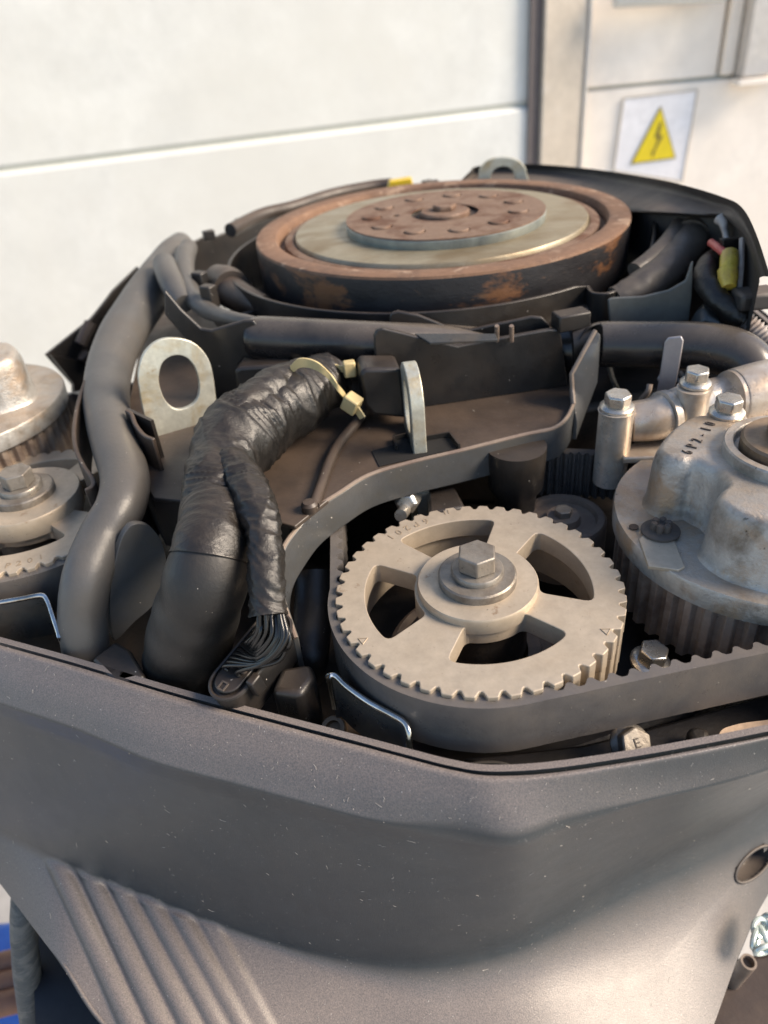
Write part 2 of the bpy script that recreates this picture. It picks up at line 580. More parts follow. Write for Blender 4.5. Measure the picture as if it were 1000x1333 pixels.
def text_mb(s, size, thick, font_shear=0):
    cu = D.curves.new('txt', 'FONT')
    cu.body = s
    cu.size = size
    cu.extrude = thick / 2
    cu.align_x = 'CENTER'
    cu.align_y = 'CENTER'
    cu.resolution_u = 2
    cu.shear = font_shear
    t = D.objects.new('tmp', cu)
    COL.objects.link(t)
    dg = bpy.context.evaluated_depsgraph_get()
    me = D.meshes.new_from_object(t.evaluated_get(dg))
    D.objects.remove(t)
    D.curves.remove(cu)
    mb = MB()
    mb.add([v.co.copy() for v in me.vertices], [tuple(p.vertices) for p in me.polygons])
    D.meshes.remove(me)
    return mb


def circ(cx, cy, r, n=32, rev=False, a0=0):
    return [(cx + r * math.cos(2 * math.pi * k / n + a0), cy + r * math.sin(2 * math.pi * k / n + a0)) for k in range(n)]


def round_loop(pts, r, n=5):
    """round the corners of a 2D loop"""
    out = []
    m = len(pts)
    for i in range(m):
        p = Vector(pts[i][:2])
        a = Vector(pts[i - 1][:2]) - p
        b = Vector(pts[(i + 1) % m][:2]) - p
        rr = min(r, a.length * 0.45, b.length * 0.45)
        a0, b0 = p + a.normalized() * rr, p + b.normalized() * rr
        for k in range(n + 1):
            t = k / n
            out.append(tuple((1 - t) ** 2 * a0 + 2 * t * (1 - t) * p + t * t * b0))
    return out


Z = Vector((0, 0, 1))


def hexbolt(loc, axis, label, r=0.0075, h=0.007, fl=0.0105, m=None, group=None, washer=0, spin=0.3, mark=None, name='flange_bolt'):
    m = m or M['zinc']
    t = thing(name, loc, label, 'bolt', group)
    loc = Vector(loc)
    axis = Vector(axis).normalized()
    q = axis.to_track_quat('Z', 'Y').to_matrix()
    obj('flange', MB().lathe(loc, [(fl, 0), (fl, 0.0012), (fl * 0.93, 0.0019), (r * 1.0, 0.0026), (0, 0.0026)], 32, axis), m, t)
    hb = MB()
    ring = [q @ Vector((r * 1.12 * math.cos(k * math.pi / 3 + spin), r * 1.12 * math.sin(k * math.pi / 3 + spin), 0)) + loc + axis * 0.0022 for k in range(6)]
    hb.prism(ring, axis * h)
    hd = obj('head', hb, m, t, bevel=r * 0.14, seg=2)
    if mark:
        tm = text_mb(mark, r * 0.9, 0.0004)
        mt = Matrix.Translation(loc + axis * (h + 0.0023)) @ q.to_4x4()
        obj('head_mark', xf(tm, mt), M['ink'], hd, smooth=False)
    if washer:
        obj('washer', MB().lathe(loc - axis * 0.0016, [(washer, 0), (washer, 0.0014), (0.002, 0.0014)], 32, axis), m, t)
    return t


# ------------------------------------------------------------------ setting: ground, sprocket geometry
def build_ground():
    g = obj('ground', MB().add([(-150, -150, -0.95), (150, -150, -0.95), (150, 150, -0.95), (-150, 150, -0.95)], [(0, 1, 2, 3)]), M['ground'], smooth=False)
    g['kind'] = 'structure'


build_ground()


# ---- back wall, left part: two white panels with a seam, a dark seal and a beige post
def build_wall():
    A = PD(690, 135, 1.55)
    Bp = P(0, 221, A.z)
    d = (Bp - A)
    d.z = 0
    d.normalize()                      # runs to the left
    n = Vector((-d.y, d.x, 0))         # candidate normal
    if n.dot(CAM - A) < 0:
        n = -n
    t = thing('panel_wall', (A.x, A.y, -0.95), 'white insulated panel wall left of the beige post', 'wall')
    L = 2.6
    zt, zb = 1.3, -0.95

    def slab(mb, z0, z1, u0, u1, off0, off1):
        a, b = A + d * u0, A + d * u1
        pts = []
        for q, u in ((a, 0), (b, 0)):
            pass
        vs = []
        for q in (a, b):
            for zz in (z0, z1):
                for of in (off0, off1):
                    p = q + n * of
                    vs.append(Vector((p.x, p.y, zz)))
        mb.add(vs, [(0, 1, 3, 2), (4, 6, 7, 5), (0, 4, 5, 1), (2, 3, 7, 6), (0, 2, 6, 4), (1, 5, 7, 3)])
        return mb
    obj('panel', slab(MB(), A.z + 0.004, zt, 0, L, -0.06, 0.0), M['wall'], t, bevel=0.004, seg=3)
    obj('panel', slab(MB(), zb, A.z - 0.004, 0, L, -0.06, 0.006), M['wall'], t, bevel=0.008, seg=3)
    obj('joint', slab(MB(), A.z - 0.01, A.z + 0.01, 0, L, -0.055, -0.003), M['joint'], t)
    # post: from x = 690 to 750 in the picture
    e = PV(755, 100, A, n)
    wpost = (e - A).length
    t2 = thing('wall_post', tuple(A + Vector((0, 0, -0.95 - A.z))), 'beige steel post with a dark rubber seal on its left edge', 'post')
    dr = -d
    obj('rubber_seal', slab(MB(), zb, zt, -0.018, -0.001, -0.06, 0.010), M['postdark'], t2, bevel=0.002)
    obj('edge_trim', slab(MB(), zb, zt, -0.0005, 0.008, 0.0065, 0.014), M['postdark'], t2)
    obj('post_body', slab(MB(), zb, zt, -wpost + 0.006, -0.0185, -0.06, 0.02), M['post'], t2, bevel=0.003)
    obj('post_trim', slab(MB(), zb, zt, -wpost - 0.001, -wpost + 0.0055, -0.06, 0.024), M['duct'], t2, bevel=0.001)
    # right part of the wall
    A2 = PV(757, 118, A + n * (-0.01), n)
    B2 = P(945, 100, A2.z)
    d2 = (B2 - A2)
    d2.z = 0
    d2.normalize()
    n2 = Vector((-d2.y, d2.x, 0))
    if n2.dot(CAM - A2) < 0:
        n2 = -n2

    def slab2(mb, z0, z1, q0, u0, u1, off0, off1, dd, nn):
        vs = []
        for u in (u0, u1):
            for zz in (z0, z1):
                for of in (off0, off1):
                    p = q0 + dd * u + nn * of
                    vs.append(Vector((p.x, p.y, zz)))
        mb.add(vs, [(0, 1, 3, 2), (4, 6, 7, 5), (0, 4, 5, 1), (2, 3, 7, 6), (0, 2, 6, 4), (1, 5, 7, 3)])
        return mb
    t3 = thing('cream_wall', (A2.x, A2.y, -0.95), 'cream panel wall right of the post, with the warning sign on it', 'wall')
    q = lambda px, py: (PV(px, py, A2, n2) - A2).dot(d2)
    zs = A2.z
    u1 = q(945, 60)
    obj('panel', slab2(MB(), zs + 0.003, zt, A2, 0, q(938, 60), -0.05, 0.0, d2, n2), M['wallb'], t3, bevel=0.003)
    uc = q(1000, 250)
    obj('panel', slab2(MB(), zb, zs - 0.003, A2, 0, uc + 0.9, -0.05, 0.008, d2, n2), M['wallb'], t3, bevel=0.004)
    obj('joint', slab2(MB(), zs - 0.01, zs + 0.01, A2, 0, uc + 0.9, -0.045, -0.008, d2, n2), M['joint'], t3)
    obj('corner_strip', slab2(MB(), zs + 0.004, zt, A2, q(942, 60), q(958, 60), -0.04, 0.012, d2, n2), M['wallb'], t3, bevel=0.003)
    obj('side_panel', slab2(MB(), zs + 0.004, zt, A2, q(1003, 60), uc + 0.9, -0.06, 0.03, d2, n2), M['wallb'], t3, bevel=0.003)
    # grey duct at the right edge
    du = thing('wall_duct', tuple(A2 + d2 * q(960, 60)), 'grey metal duct running up the wall at the right edge', 'duct')
    obj('duct_body', slab2(MB(), zs + 0.0, zt, A2, q(958, 60) + .002, q(1000, 60), -0.03, 0.05, d2, n2), M['duct'], du, bevel=0.004)
    obj('duct_flange', slab2(MB(), zs - 0.014, zs - 0.002, A2, q(955, 60), q(1004, 60), 0.0095, 0.056, d2, n2), M['wallb'], du, bevel=0.002)
    # white pipe/box at the top
    c = PV(880, -6, A2, n2)
    pp = MB()
    a = PV(800, -6, A2 + n2 * 0.05, n2)
    b = PV(945, -14, A2 + n2 * 0.05, n2)
    pp.tube([a, a.lerp(b, 0.02), a.lerp(b, 0.98), b], 0.021, 24)
    tag(obj('white_pipe', pp, M['wall'], bevel=0.004), 'white round pipe across the wall at the top edge of the photo', 'pipe')
    # sign
    sg = thing('warning_sign', tuple(PV(860, 170, A2 + n2 * 0.012, n2)), 'white square warning sign with a yellow high voltage triangle', 'sign')
    pl = A2 + n2 * 0.0105
    # sits on the panel
    cs = [PV(x, y, pl, n2) for x, y in ((812, 128), (908, 117), (888, 236), (799, 222))]
    obj('sign_plate', MB().prism(cs, -n2 * 0.002), M['signwhite'], sg, bevel=0.0006)
    fr = MB()
    for i in range(4):
        a, b = cs[i], cs[(i + 1) % 4]
        fr.tube([a + n2 * .001, b + n2 * .001], 0.0016, 6)
    obj('sign_border', fr, M['post'], sg)
    pl2 = pl + n2 * 0.0026
    tri = [PV(x, y, pl2, n2) for x, y in ((860.5, 138), (880, 206), (821, 214))]
    obj('triangle_border', MB().prism(tri, -n2 * 0.002), M['signink'], sg)
    cen = (tri[0] + tri[1] + tri[2]) / 3
    tri2 = [cen + (p - cen) * 0.93 + n2 * 0.0008 for p in tri]
    obj('yellow_triangle', MB().prism(tri2, -n2 * 0.0005), M['signyellow'], sg)
    pl3 = pl + n2 * 0.0040
    bolt = [PV(x, y, pl3, n2) for x, y in ((859, 158), (852, 180), (857, 180), (850, 197), (848.5, 196.5), (848.6, 205), (853, 199),
                                        (851.6, 198.5), (864, 176), (858.5, 176.5), (862, 160))]
    obj('lightning_mark', MB().prism(bolt, -n2 * 0.0005), M['signink'], sg, smooth=False)


build_wall()

# ------------------------------------------------------------------ engine block: what closes the wells underneath
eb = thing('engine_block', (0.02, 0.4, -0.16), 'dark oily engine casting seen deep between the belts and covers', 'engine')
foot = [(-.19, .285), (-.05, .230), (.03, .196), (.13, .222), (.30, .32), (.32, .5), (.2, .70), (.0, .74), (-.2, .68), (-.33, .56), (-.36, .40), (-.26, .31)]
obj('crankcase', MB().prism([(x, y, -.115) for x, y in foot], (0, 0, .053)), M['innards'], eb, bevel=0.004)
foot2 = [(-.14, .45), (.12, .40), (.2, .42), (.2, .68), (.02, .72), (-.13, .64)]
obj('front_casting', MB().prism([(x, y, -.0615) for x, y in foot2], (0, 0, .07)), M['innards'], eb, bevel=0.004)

# ------------------------------------------------------------------ cam sprockets
SCX, SCY, SR = 0.039, 0.2566, 0.0652
NT = 46


def gear_outline(r, depth, n, land=0.52, sub=3):
    pts = []
    for i in range(n):
        a0 = 2 * math.pi * i / n
        w = 2 * math.pi / n
        for f, rr in ((-land / 2, r - .0003), (-land / 2 + .05, r), (land / 2 - .05, r), (land / 2, r - .0003), (land / 2 + .07, r - depth * .5),
                      (land / 2 + .15, r - depth * .9), (0.5, r - depth), (1 - land / 2 - .15, r - depth * .9), (1 - land / 2 - .07, r - depth * .5)):
            a = a0 + f * w
            pts.append((rr * math.cos(a), rr * math.sin(a)))
    return pts


def make_sprocket(loc, label, word_ang, hr=.0274, hh=.0040):
    t = thing('cam_sprocket', loc, label, 'sprocket', 'belt sprockets on the camshafts')
    loc = Vector(loc)
    outl = gear_outline(SR, 0.0031, NT)
    wins = []
    for (a0, a1, ro, ri) in ((71, 129, .0528, .0290), (-20, 46, .0515, .0280), (152, 214, .0518, .0290), (-114, -47, .0480, .0262)):
        lp = []
        for k in range(13):
            a = R(a0 + (a1 - a0) * k / 12)
            lp.append((ro * math.cos(a), ro * math.sin(a)))
        for k in range(9):
            a = R(a1 - 3 - (a1 - a0 - 6) * k / 8)
            lp.append((ri * math.cos(a), ri * math.sin(a)))
        # round the outer corners by resampling
        wins.append(round_loop(lp[:1] + lp[2:11:2] + [lp[12]] + [lp[13]] + lp[15:20:2] + [lp[21]], 0.0048, 4))
    mb = weld(flat_mesh('web', [outl] + wins, 0.0105, 0.0004))
    xf(mb, Matrix.Translation(loc))
    obj('toothed_plate', mb, M['alu'], t, ang=12)
    outl2 = gear_outline(SR - .0002, 0.0031, NT)
    mb = weld(flat_mesh('rim', [outl2, circ(0, 0, .0555, 64)], 0.018, 0.0))
    xf(mb, Matrix.Translation(loc + Vector((0, 0, -.0107))))
    obj('toothed_rim', mb, M['alu'], t, ang=20)
    obj('hub', MB().lathe(loc, [(hr - .0004, -.004), (hr, hh - .001), (hr - .0006, hh), (.010, hh + .0002)], 64), M['alu'], t)
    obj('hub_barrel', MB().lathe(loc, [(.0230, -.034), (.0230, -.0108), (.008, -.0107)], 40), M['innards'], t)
    obj('thick_washer', MB().lathe(loc, [(.0176, hh), (.0176, hh + .0038), (.0168, hh + .0045), (.005, hh + .0046)], 48), M['boltgrey'], t)
    b = MB().lathe(loc, [(.0118, hh + .0046), (.0118, hh + .0066), (.0112, hh + .0074), (.0090, hh + .0078), (.004, hh + .0079)], 40)
    bo = obj('bolt_flange', b, M['boltgrey'], t)
    hx = [loc + Vector((.0092 * math.cos(k * math.pi / 3 + .35), .0092 * math.sin(k * math.pi / 3 + .35), hh + .0078)) for k in range(6)]
    obj('bolt_head', MB().prism(hx, (0, 0, .0085)), M['boltgrey'], t, bevel=.0008, seg=3)
    # second pulley ring seen through the windows
    obj('seal_ring', MB().lathe(loc, [(.044, -.050), (.044, -.040), (.0415, -.038), (.037, -.038), (.036, -.042), (.031, -.042), (.030, -.039), (.024, -.039), (.024, -.05)], 64), M['tube'], t)
    # stamped characters round the rim
    for i, ch in enumerate('6P201'):
        a = R(word_ang + (i - 2) * (5.6 if word_ang > 0 and word_ang < 180 else 5.6))
        # tops of the letters point to the hub
        tm = text_mb(ch, .0062, .0002)
        a = R(word_ang + (i - 2) * 5.4)
        mt = Matrix.Translation(loc + Vector((.0580 * math.cos(a), .0580 * math.sin(a), .00012))) @ Matrix.Rotation(a + math.pi / 2, 4, 'Z')
        obj('stamped_mark', xf(tm, mt), M['stamp'], t, smooth=False)
    return t, loc


spk, sl_ = make_sprocket((SCX, SCY, 0), 'large cam sprocket with four windows at the front, bare metal and fully in view', 119)
# small timing marks
for (a, rr, s) in ((96, .0615, 'II'), (207, .0600, '\u25b3'), (-37, .0600, '\u25b3')):
    if s == 'II':
        mbm = MB().box((-.001, 0, 0), (.0005, .0034, .0002)).box((.001, 0, 0), (.0005, .0034, .0002))
    else:
        mbm = MB()
        q = [Vector((.0024 * math.cos(R(90 + 120 * k)), .0024 * math.sin(R(90 + 120 * k)), 0)) for k in range(3)]
        mbm.tube([q[0], q[1]], .00022, 4).tube([q[1], q[2]], .00022, 4).tube([q[2], q[0]], .00022, 4)
    A_ = R(a)
    obj('timing_mark', xf(mbm, Matrix.Translation(sl_ + Vector((rr * math.cos(A_), rr * math.sin(A_), .00012))) @ Matrix.Rotation(A_ + math.pi / 2, 4, 'Z')),
        M['stamp'], spk, smooth=False)
LSC = Vector((-.2043, .3668, 0))
spl, _ = make_sprocket(tuple(LSC), 'second cam sprocket half cut by the left edge, beside the grey hose', -76, .0310, .0075)


# ------------------------------------------------------------------ timing belts
def belt_path(arcs):
    """arcs: (cx, cy, r, a0, a1) in degrees, traversed in order"""
    pts = []
    for (cx, cy, r, a0, a1) in arcs:
        n = max(2, int(abs(a1 - a0) / 3))
        for k in range(n + 1):
            a = R(a0 + (a1 - a0) * k / n)
            pts.append(Vector((cx + r * math.cos(a), cy + r * math.sin(a), 0)))
    # resample evenly
    ds = [0]
    for i in range(len(pts)):
        ds.append(ds[-1] + (pts[(i + 1) % len(pts)] - pts[i]).length)
    tot = ds[-1]
    return pts, ds, tot


def make_belt(arcs, s270, ztop, zbot, name='timing_belt', flip=1):
    pts, ds, tot = belt_path(arcs)
    pitch = 2 * math.pi * (SR - .0005) / NT
    n = round(tot / pitch)
    K = 8
    out, inn = [], []
    import bisect
    for j in range(n * K):
        s_ = (tot * j / (n * K) + s270 + .5 * tot / n) % tot
        i = min(bisect.bisect_right(ds, s_) - 1, len(pts) - 1)
        a, b = pts[i], pts[(i + 1) % len(pts)]
        f = (s_ - ds[i]) / max(1e-9, ds[i + 1] - ds[i])
        p = a.lerp(b, f)
        # smooth tangent
        e = 0.002
        def at(q):
            q %= tot
            ii = min(bisect.bisect_right(ds, q) - 1, len(pts) - 1)
            return pts[ii].lerp(pts[(ii + 1) % len(pts)], (q - ds[ii]) / max(1e-9, ds[ii + 1] - ds[ii]))
        tg = (at(s_ + e) - at(s_ - e)).normalized()
        nr = Vector((tg.y, -tg.x, 0)) * flip
        k = j % K
        tooth = (0, 0, .0010, .0027, .0031, .0027, .0010, 0)[k]
        out.append(p + nr * .0042)
        inn.append(p + nr * (.0009 - tooth))
    m = len(out)
    vs, fs = [], []
    for j in range(m):
        wob = .0002 * noise.noise(out[j] * 60)
        vs += [out[j] + Z * (ztop + wob), inn[j] + Z * (ztop + wob), inn[j] + Z * zbot, out[j] + Z * (zbot - .0004 * abs(noise.noise(out[j] * 200)))]
    for j in range(m):
        l = (j + 1) % m
        for k in range(4):
            fs.append((j * 4 + k, j * 4 + (k + 1) % 4, l * 4 + (k + 1) % 4, l * 4 + k))
    return MB().add(vs, fs)


VX, VY = 0.178, 0.270
bb = make_belt([(SCX, SCY, SR - .0005, 170, 278), (VX + .003, VY + .0105, .0690, 283, 420), (.135, .42, .05, 60, 62), (.02, .46, .045, 80, 170)],
               R(100) * (SR - .0005), -.002, -.0285)
tb = obj('timing_belt', bb, M['belt'], ang=50)
tag(tb, 'black toothed belt running round the big sprocket at the front and off to the right', 'belt')
bb = make_belt([(LSC.x, LSC.y, SR - .0005, 262, 400), (-.10, .50, .045, 20, 100), (-.281, .452, .0745, 130, 262)], R(8) * (SR - .0005), -.002, -.0285)
tb2 = obj('timing_belt', bb, M['belt'], ang=50)
tag(tb2, 'black belt below the half hidden sprocket at the left edge', 'belt')
# inner run of the crank belt with its teeth towards the viewer
cb = MB()
a0, a1 = P(690, 586, .0), P(852, 593, -.001)
nseg = 15
for side in (0,):
    vs = []
    dirv = (a1 - a0).normalized()
    nv = Vector((dirv.y, -dirv.x, 0))
    if nv.y > 0:
        nv = -nv
    K = 8
    tops = []
    for j in range(nseg * K + 1):
        p = a0.lerp(a1, j / (nseg * K))
        tooth = (0, .0002, .0018, .0025, .0027, .0025, .0018, .0002)[j % K]
        vs += [p - nv * .004 , p + nv * (tooth), p + nv * tooth - Z * .030, p - nv * .004 - Z * .030]
    fs = []
    for j in range(nseg * K):
        for k in range(4):
            fs.append((j * 4 + k, j * 4 + (k + 1) % 4, (j + 1) * 4 + (k + 1) % 4, (j + 1) * 4 + k))
    cb.add(vs, fs)
crb = obj('crank_belt', cb, M['belt'], ang=50)
tag(crb, 'ribbed inner run of a belt in shade behind the big sprocket', 'belt')

# idler disc seen in the shade behind the sprocket
idl = thing('idler_pulley', tuple(P(733, 672, -.03)), 'brown idler pulley lying in shade between the sprocket and the ribbed belt', 'pulley')
ic = P(733, 672, -.022)
obj('pulley_face', MB().lathe(ic, [(.024, -.03), (.024, -.002), (.0225, 0), (.019, 0), (.018, -.003), (.010, -.003), (.009, .001), (.003, .001)], 48), M['tube'], idl)
obj('pulley_bolt', MB().prism([ic + Vector((.005 * math.cos(k * 1.0472), .005 * math.sin(k * 1.0472), .001)) for k in range(6)], (0, 0, .004)), M['boltgrey'], idl, bevel=.0004)


# ------------------------------------------------------------------ variable timing housings
def boss_outline(sc=1.0):
    # control polygon in polar form, lobes as in the photo
    ctl = [(-135, .0470), (-152, .0435), (-160, .0370), (-165, .0308), (178, .0290), (168, .0325), (161, .0372), (162, .0430), (159, .0500),
           (150, .0545), (135, .0548), (122, .0562), (110, .0575), (101, .0545), (95, .0465), (84, .0385), (72, .0350), (60, .0390), (52, .0470), (40, .0545),
           (22, .0560), (5, .0545), (-5, .0470), (-15, .0385), (-27, .0330), (-40, .0370), (-48, .0450), (-60, .0530), (-80, .0540), (-98, .0510), (-116, .0480)]
    ctl = [(r * math.cos(R(a)), r * math.sin(R(a))) for a, r in ctl]
    return cr(ctl, 5, closed=True)


def make_vvt(loc, label, textang=None, foff=(.003, .0105, 0)):
    loc = Vector(loc)
    t = thing('timing_housing', loc, label, 'housing', 'cast housings on the camshaft ends')
    zf, zb_ = .0, .032           # flange top, boss top (relative)
    fo = loc + Vector(foff)
    fl = MB().lathe(fo, [(.0670, -.0115), (.0692, -.0110), (.0697, -.0015), (.0690, 0.0), (.020, 0.0006)], 160)
    # knurled edge
    vv = []
    for v in fl.v:
        q = v - fo
        rr = math.hypot(q.x, q.y)
        if rr > .066:
            a = math.atan2(q.y, q.x)
            k = 1 + .0010 * noise.noise(Vector((a * 60, q.z * 20, 0)))
            v = fo + Vector((q.x * k, q.y * k, q.z))
        vv.append(v)
    fl.v = vv
    obj('flange', fl, M['cast'], t)
    # boss: swept rows with draft and rounded top edge
    outl = boss_outline()
    area = sum(outl[i - 1][0] * outl[i][1] - outl[i][0] * outl[i - 1][1] for i in range(len(outl)))
    sgn = 1 if area > 0 else -1
    rows = []
    for (sc, off, h) in ((1, .0042, -.001), (1, .0028, .0006), (1, .0018, .0028), (1, .0008, .024), (1, .0, .0275), (1, -.0009, .0300), (1, -.0022, .0316), (1, -.0036, .0322)):
        row = []
        m = len(outl)
        for i, p in enumerate(outl):
            a = Vector(outl[i - 1])
            b = Vector(outl[(i + 1) % m])
            tg = (b - a).normalized()
            nr = Vector((tg.y, -tg.x))
            c = Vector(p)
            nr = nr * sgn
            q = c + nr * off
            bump = .00035 * noise.noise(Vector((q.x * 90, q.y * 90, h * 90)))
            row.append(loc + Vector((q.x, q.y, h + bump)))
        rows.append(row)
    ob = MB()
    m = len(outl)
    vs = [p for r_ in rows for p in r_]
    fs = [(i * m + k, i * m + (k + 1) % m, (i + 1) * m + (k + 1) % m, (i + 1) * m + k) for i in range(len(rows) - 1) for k in range(m)]
    fs.append(tuple((len(rows) - 1) * m + k for k in range(m)))
    ob.add(vs, fs)
    obj('lobed_boss', ob, M['cast'], t, ang=60)
    bc = loc + Vector((.006, .008, 0))
    obj('collar', MB().lathe(bc, [(.0285, .0318), (.0285, .0370), (.0278, .0378), (.0245, .0378), (.0238, .0368), (.0235, .0335), (.006, .0335)], 72), M['cast'], t)
    obj('plug_washer', MB().lathe(bc, [(.0215, .0336), (.0215, .0400), (.0205, .0412), (.0155, .0416), (.006, .0416)], 60), M['brownbolt'], t)
    hx = [bc + Vector((.0125 * math.cos(k * math.pi / 3 + .15), .0125 * math.sin(k * math.pi / 3 + .15), .0417)) for k in range(6)]
    obj('plug_head', MB().prism(hx, (0, 0, .0085)), M['brownbolt'], t, bevel=.0009, seg=3)
    # raised triangular pad with screw
    sc_ = loc + Vector((-.0507, .0018, 0))
    pad = [(-.0645, -.0215), (-.062, -.002), (-.056, .004), (-.046, .001), (-.0495, -.0245), (-.053, -.0262)]
    obj('raised_pad', MB().prism([loc + Vector((x, y, -.001)) for x, y in pad], (0, 0, .0022)), M['alu'], t, bevel=.0004)
    obj('screw_washer', MB().lathe(sc_, [(.0088, .0013), (.0088, .0022), (.0078, .0028), (.003, .0029)], 40), M['ink'], t)
    sh = MB()
    for k in range(6):       # torx style head, six lobes
        a = k * math.pi / 3
        sh.lathe(sc_ + Vector((.0034 * math.cos(a), .0034 * math.sin(a), 0)), [(.0016, .0028), (.0016, .0062), (.0012, .0067), (0, .0067)], 10)
    sh.lathe(sc_, [(.0036, .0028), (.0036, .0060), (.0028, .0064), (.0018, .0050), (0, .0050)], 24)
    obj('screw_head', sh, M['ink'], t)
    obj('small_hole', MB().lathe(loc + Vector((-.0610, .0080, 0)), [(.0022, .0004), (.0022, .0009), (0, .0009)], 20), M['hole'], t)
    # toothed pulley under the flange
    outl2 = gear_outline(.0665, .0034, 46, land=.40)
    mb = weld(flat_mesh('pul', [outl2], 0.034, 0.0))
    xf(mb, Matrix.Translation(fo + Vector((0, 0, -.0117))))
    obj('toothed_pulley', mb, M['tooth'], t, ang=30)
    if textang is not None:
        s = '6P2-10'
        a3 = P(895, 590, loc.z + .032) - loc
        b3 = P(925, 553, loc.z + .032) - loc
        dd = (b3 - a3).normalized()
        for i, ch in enumerate(s):
            tm = text_mb(ch, .0072, .0010)
            c = a3.lerp(b3, (i + .0) / 5)
            nd = (loc + c)
            ang = math.atan2(dd.y, dd.x)
            mt = Matrix.Translation(Vector((nd.x, nd.y, loc.z + .0324))) @ Matrix.Rotation(ang, 4, 'Z') @ Matrix.Diagonal((.72, 1.0, 1, 1))
            obj('cast_character', xf(tm, mt), M['ink'], t, smooth=False)
    return t


make_vvt((VX, VY, .008), 'large lobed cast housing with brown hex plug at the right edge, marked 6P2-10', 1)
lv = make_vvt((-.281, .454, .024), 'lobed cast housing cut by the left edge, above the left sprocket')

# ------------------------------------------------------------------ flywheel
FX, FY, FZ, FR = .064, .587, .083, .140
fw = thing('flywheel', (FX, FY, .03), 'rusty flywheel with a drilled hub plate on top of the engine', 'flywheel')
fc = Vector((FX, FY, FZ))
obj('rim_side', MB().lathe(fc, [(.1385, -.034), (.1395, -.0335), (.1400, -.004), (.1396, -.0012), (.125, -.0012)], 160, cap=False), M['rustside'], fw)
obj('ring_face', MB().lathe(fc, [(.1398, -.0016), (.1393, 0.0), (.1385, .0003), (.1265, .0003), (.1245, -.0004), (.1235, -.003), (.1230, -.009), (.121, -.0095), (.1185, -.0095)], 160, cap=False), M['rust'], fw)
obj('groove_ring', MB().lathe(fc, [(.1186, -.0096), (.1180, -.0040), (.1150, -.0032), (.1115, -.0036), (.1110, -.0060), (.110, -.0075)], 160, cap=False), M['rusthub'], fw)
obj('face_disc', MB().lathe(fc, [(.1108, -.008), (.1105, -.0022), (.1095, -.0010), (.1050, -.0004), (.080, .0006), (.05, 0.001)], 160), M['fly'], fw)
holes = []
HC = Vector((FX + .003, FY - .012, FZ))
outer = circ(0, 0, .0735, 96)
for k in range(11):
    a = 2 * math.pi * k / 11 + .2
    holes.append(circ(.0545 * math.cos(a), .0545 * math.sin(a), .0078, 24))
holes.append(circ(-.036, .004, .0028, 12))
holes.append(circ(0, 0, .0250, 40))
hp = weld(flat_mesh('hubplate', [outer] + holes, .0010, .0))
xf(hp, Matrix.Translation(HC + Z * .0075))
obj('hub_plate', hp, M['rusthub'], fw, smooth=False)
obj('hub_plate_edge', MB().lathe(HC, [(.0728, -.001), (.0736, .0002), (.0738, .0060), (.0733, .0064), (.060, .0064), (.060, .0045), (.02, .0045)], 120), M['flyedge'], fw)
for k in range(11):
    a = 2 * math.pi * k / 11 + .2
    c = HC + Vector((.0545 * math.cos(a), .0545 * math.sin(a), .0046))
    obj('hub_screw', MB().lathe(c, [(.0067, 0), (.0068, .0034), (.0060, .0041), (0, .0042)], 24), M['rusthub'], fw)
obj('centre_recess', MB().lathe(HC, [(.0252, .0046), (.0252, .0050), (.0, .0050)], 40), M['hole'], fw)
cn = obj('crank_washer', MB().lathe(HC, [(.0185, .0050), (.0185, .0080), (.0172, .0092), (.010, .0094)], 40), M['rusthub'], fw)
hx = [HC + Vector((.0088 * math.cos(k * 1.0472), .0088 * math.sin(k * 1.0472), .0095)) for k in range(6)]
obj('crank_bolt_head', MB().prism(hx, (0, 0, .0035)), M['rusthub'], fw, bevel=.0008)

# black shroud round the flywheel
sh_pts = []
SX, SY, SRr = .0564, .587, .1555
for k in range(91):
    a = R(112 + k * 213 / 90)
    sh_pts.append(Vector((SX + SRr * math.cos(a), SY + SRr * math.sin(a), .0675)))
e = sh_pts[-1]
ext = [P(765, 372, .066), P(772, 380, .066), P(790, 381, .066), P(803, 376, .066), P(808, 367, .066), P(818, 361, .066), P(836, 349, .066), P(838, 335, .067)]
ip = [p for p in sh_pts if True]
# cut the arc where the bump starts
cut = min(range(len(ip)), key=lambda i: (ip[i] - ext[0]).length)
tops = ip[:cut] + [Vector(q) for q in cr([tuple(p) for p in ext], 5)]
sd = thing('flywheel_shroud', (SX, SY, .02), 'thin black plastic wall curving round the front of the flywheel', 'shroud')
obj('shroud_wall', MB().ribbon(tops, .045, .0026), M['black'], sd, bevel=.0007, ang=50)
obj('shroud_floor', MB().lathe((SX, SY, .026), [(.153, 0), (.153, .002), (.02, .002)], 64), M['black'], sd)
fin = [P(831, 300, .066), P(850, 272, .073)]

# ------------------------------------------------------------------ cover plate with its walls and the curved front strap
cp = thing('belt_cover', tuple(P(500, 590, .018)), 'dusty dark plastic cover plate between the flywheel and the sprocket, with upright walls', 'cover')
ZP = .020
plate_px = [(384, 685), (350, 676), (300, 662), (240, 652), (200, 648), (172, 600), (165, 540), (182, 450), (205, 400), (250, 380), (330, 420), (480, 420), (560, 430),
            (740, 440), (760, 470), (752, 505), (746, 527), (738, 544), (720, 556), (680, 564), (600, 584), (540, 598), (480, 616), (440, 640)]
slot = [(484, 585), (590, 566), (600, 584), (500, 606)]
pm = MB().prism([P(x, y, ZP) for x, y in plate_px], (0, 0, -.0025))
obj('base_plate', pm, M['plate'], cp, bevel=.0006)
